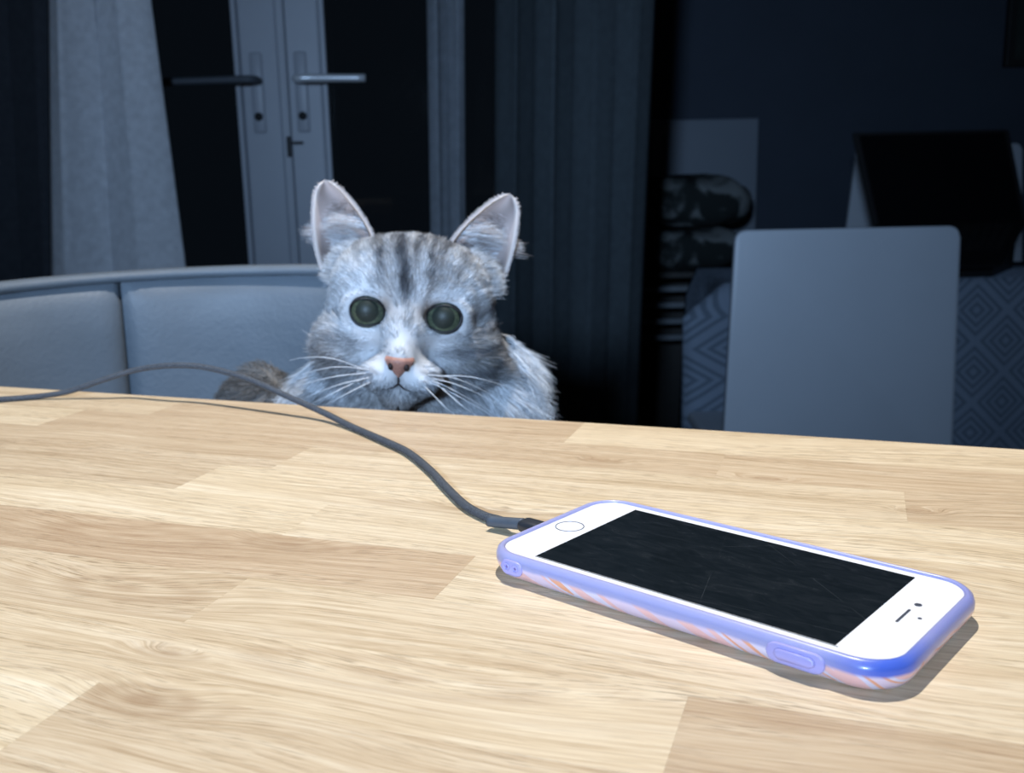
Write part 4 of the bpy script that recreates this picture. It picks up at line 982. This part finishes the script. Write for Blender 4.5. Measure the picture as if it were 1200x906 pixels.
for sd in (-1, 1):
    c = (sd * 23.6, 11.0, 0.0)
    vs, fs = sphere(c, 12.0); e = meshpart('eye', vs, fs, m_white, cat)
    def capdisc(name, r, lift, m, par, cx, cz):
        vs = []; fs = []; nr_, na = 8, 40
        for j in range(nr_ + 1):
            for i in range(na):
                rr = r * j / nr_; p = 2 * math.pi * i / na; X_ = cx + rr * math.cos(p); Z_ = cz + rr * math.sin(p)
                yy = c[1] - math.sqrt(max(0.0, (12.0 + lift) ** 2 - (X_ - c[0]) ** 2 - (Z_ - c[2]) ** 2)); vs.append((X_, yy, Z_))
        for j in range(nr_):
            for i in range(na): fs.append((j * na + i, j * na + (i + 1) % na, (j + 1) * na + (i + 1) % na, (j + 1) * na + i))
        return meshpart(name, vs, fs, m, par)
    capdisc('iris', 9.6, 0.06, m_iris, e, c[0] - sd * .4, -0.3)
    capdisc('pupil', 7.0, 0.12, m_pupil, e, c[0] - sd * .5, 0.9)
    # almond lid margin hugging the eyeball
    pts = []
    for k in range(49):
        a_ = 2 * math.pi * k / 48; rx, rz = 10.4, (8.2 if math.sin(a_) > 0 else 8.3)
        X_ = rx * math.cos(a_); Z_ = rz * math.sin(a_)
        inner = max(0, -sd * math.cos(a_)) ** 6; X_ -= sd * 2.6 * inner; Z_ -= 2.6 * inner
        outer = max(0, sd * math.cos(a_)) ** 8; Z_ += 1.2 * outer
        yy = c[1] - math.sqrt(max(16.0, 12.5 ** 2 - X_ ** 2 - Z_ ** 2)); pts.append(Vector((c[0] + X_, yy, Z_)))
    bm = bmesh.new(); tube(bm, pts, 0.6, 8, caps=False, up=Vector((0, 1, 0.01))); bmesh.ops.transform(bm, matrix=HML, verts=bm.verts); obj('eyelid', bm, m_lid, cat)

# ---- nose leather, nostrils, mouth
m_nose = simple('pink_brown_nose', srgb(164, 120, 106), 0.5, var=0.25, scale=600, bump=0.3)
m_nost = Mat('dark_nostril', srgb(38, 26, 26), 0.6).m
NX, NZ = 14, 12; vs = []; fs = []
for j in range(NZ + 1):
    v = j / NZ; zz_ = -23.2 - 12.0 * v; half = 8.6 * (1 - v) ** 0.75 + 0.9 + 0.5 * math.sin(math.pi * v)
    if v < .12: half *= 0.86 + v
    for i in range(NX + 1):
        u = i / NX * 2 - 1; X_ = u * half
        yb = -22.0 + 4.5 * u * u * (1 - v * .4) + 5.5 * v ** 1.6 + 2.2 * (1 - min(1, v * 4)) ** 2
        vs.append((X_, yb, zz_))
n0 = len(vs); vs += [(a_, b_ + 9, c_) for a_, b_, c_ in vs]
idn = lambda j, i, b=0: b * n0 + j * (NX + 1) + i
for j in range(NZ):
    for i in range(NX): fs.append((idn(j, i), idn(j + 1, i), idn(j + 1, i + 1), idn(j, i + 1))); fs.append((idn(j, i, 1), idn(j, i + 1, 1), idn(j + 1, i + 1, 1), idn(j + 1, i, 1)))
for j in range(NZ):
    for i in (0, NX): fs.append((idn(j, i), idn(j + 1, i), idn(j + 1, i, 1), idn(j, i, 1)))
for i in range(NX):
    for j in (0, NZ): fs.append((idn(j, i), idn(j, i + 1), idn(j, i + 1, 1), idn(j, i, 1)))
nose = meshpart('nose', vs, fs, m_nose, cat)
for sd in (-1, 1):
    vs, fs = sphere((sd * 4.6, -18.4, -28.6), 2.2, 16, 10, (0.8, 1.0, 1.2)); meshpart('nostril', vs, fs, m_nost, nose)
rim = [Vector((-8.2, -16.0, -23.6)), Vector((-5, -18.6, -22.6)), Vector((0, -19.9, -23.0)), Vector((5, -18.6, -22.6)), Vector((8.2, -16.0, -23.6)), Vector((5.6, -18.2, -30.0)), Vector((1.4, -16.4, -35.2))]
def surf(px_, pz_, out=0.5):
    yy = -30.0
    for _ in range(60):
        d_ = float(sdf(np.array([[px_, yy, pz_]], np.float32))[0])
        if d_ < 0.05: break
        yy += max(0.1, d_ * 0.7)
    return Vector((px_, yy - out, pz_))
bm = bmesh.new()
tube(bm, [surf(0, -35.0), surf(0, -37.5), surf(0, -40.0)], 0.8, 8)
for sd in (-1, 1): tube(bm, [surf(0, -40), surf(sd * 3, -42.4), surf(sd * 7, -43.8), surf(sd * 12, -44.2)], lambda t: 0.75 - 0.6 * t, 8)
bmesh.ops.transform(bm, matrix=HML, verts=bm.verts); obj('mouth', bm, m_nost, cat)

# ---- whiskers
m_wh = Mat('white_whisker', (.85, .87, .9, 1), 0.4).m
WH = [((-17, -33), (-62, -42), 6), ((-19, -35), (-66, -50), 4), ((-16, -37), (-60, -57), 4), ((-20, -38), (-58, -62), 2), ((-15, -39), (-50, -62), 2), ((-21, -33.5), (-68, -33), 7),
      ((17, -33), (58, -44), 6), ((20, -35), (64, -50), 5), ((18, -37), (60, -57), 4), ((22, -38), (58, -63), 2), ((15, -39), (46, -64), 2), ((22, -34), (72, -40), 6), ((19, -36), (54, -52), 4)]
for (p, q, arch) in WH:
    a_ = surf(p[0], p[1], -1.0); b_ = Vector((q[0], a_.y + 6, q[1])); mid = a_.lerp(b_, .5) + Vector((0, -16, arch)); 
    bm = bmesh.new(); tube(bm, crom([a_, a_.lerp(mid, .55) + Vector((0, -2, arch * .2)), mid, b_.lerp(mid, .4) + Vector((0, -1.5, arch * .15)), b_], 5), lambda t: 0.27 - 0.20 * t, 6)
    bmesh.ops.transform(bm, matrix=HML, verts=bm.verts); obj('whisker', bm, m_wh, cat)
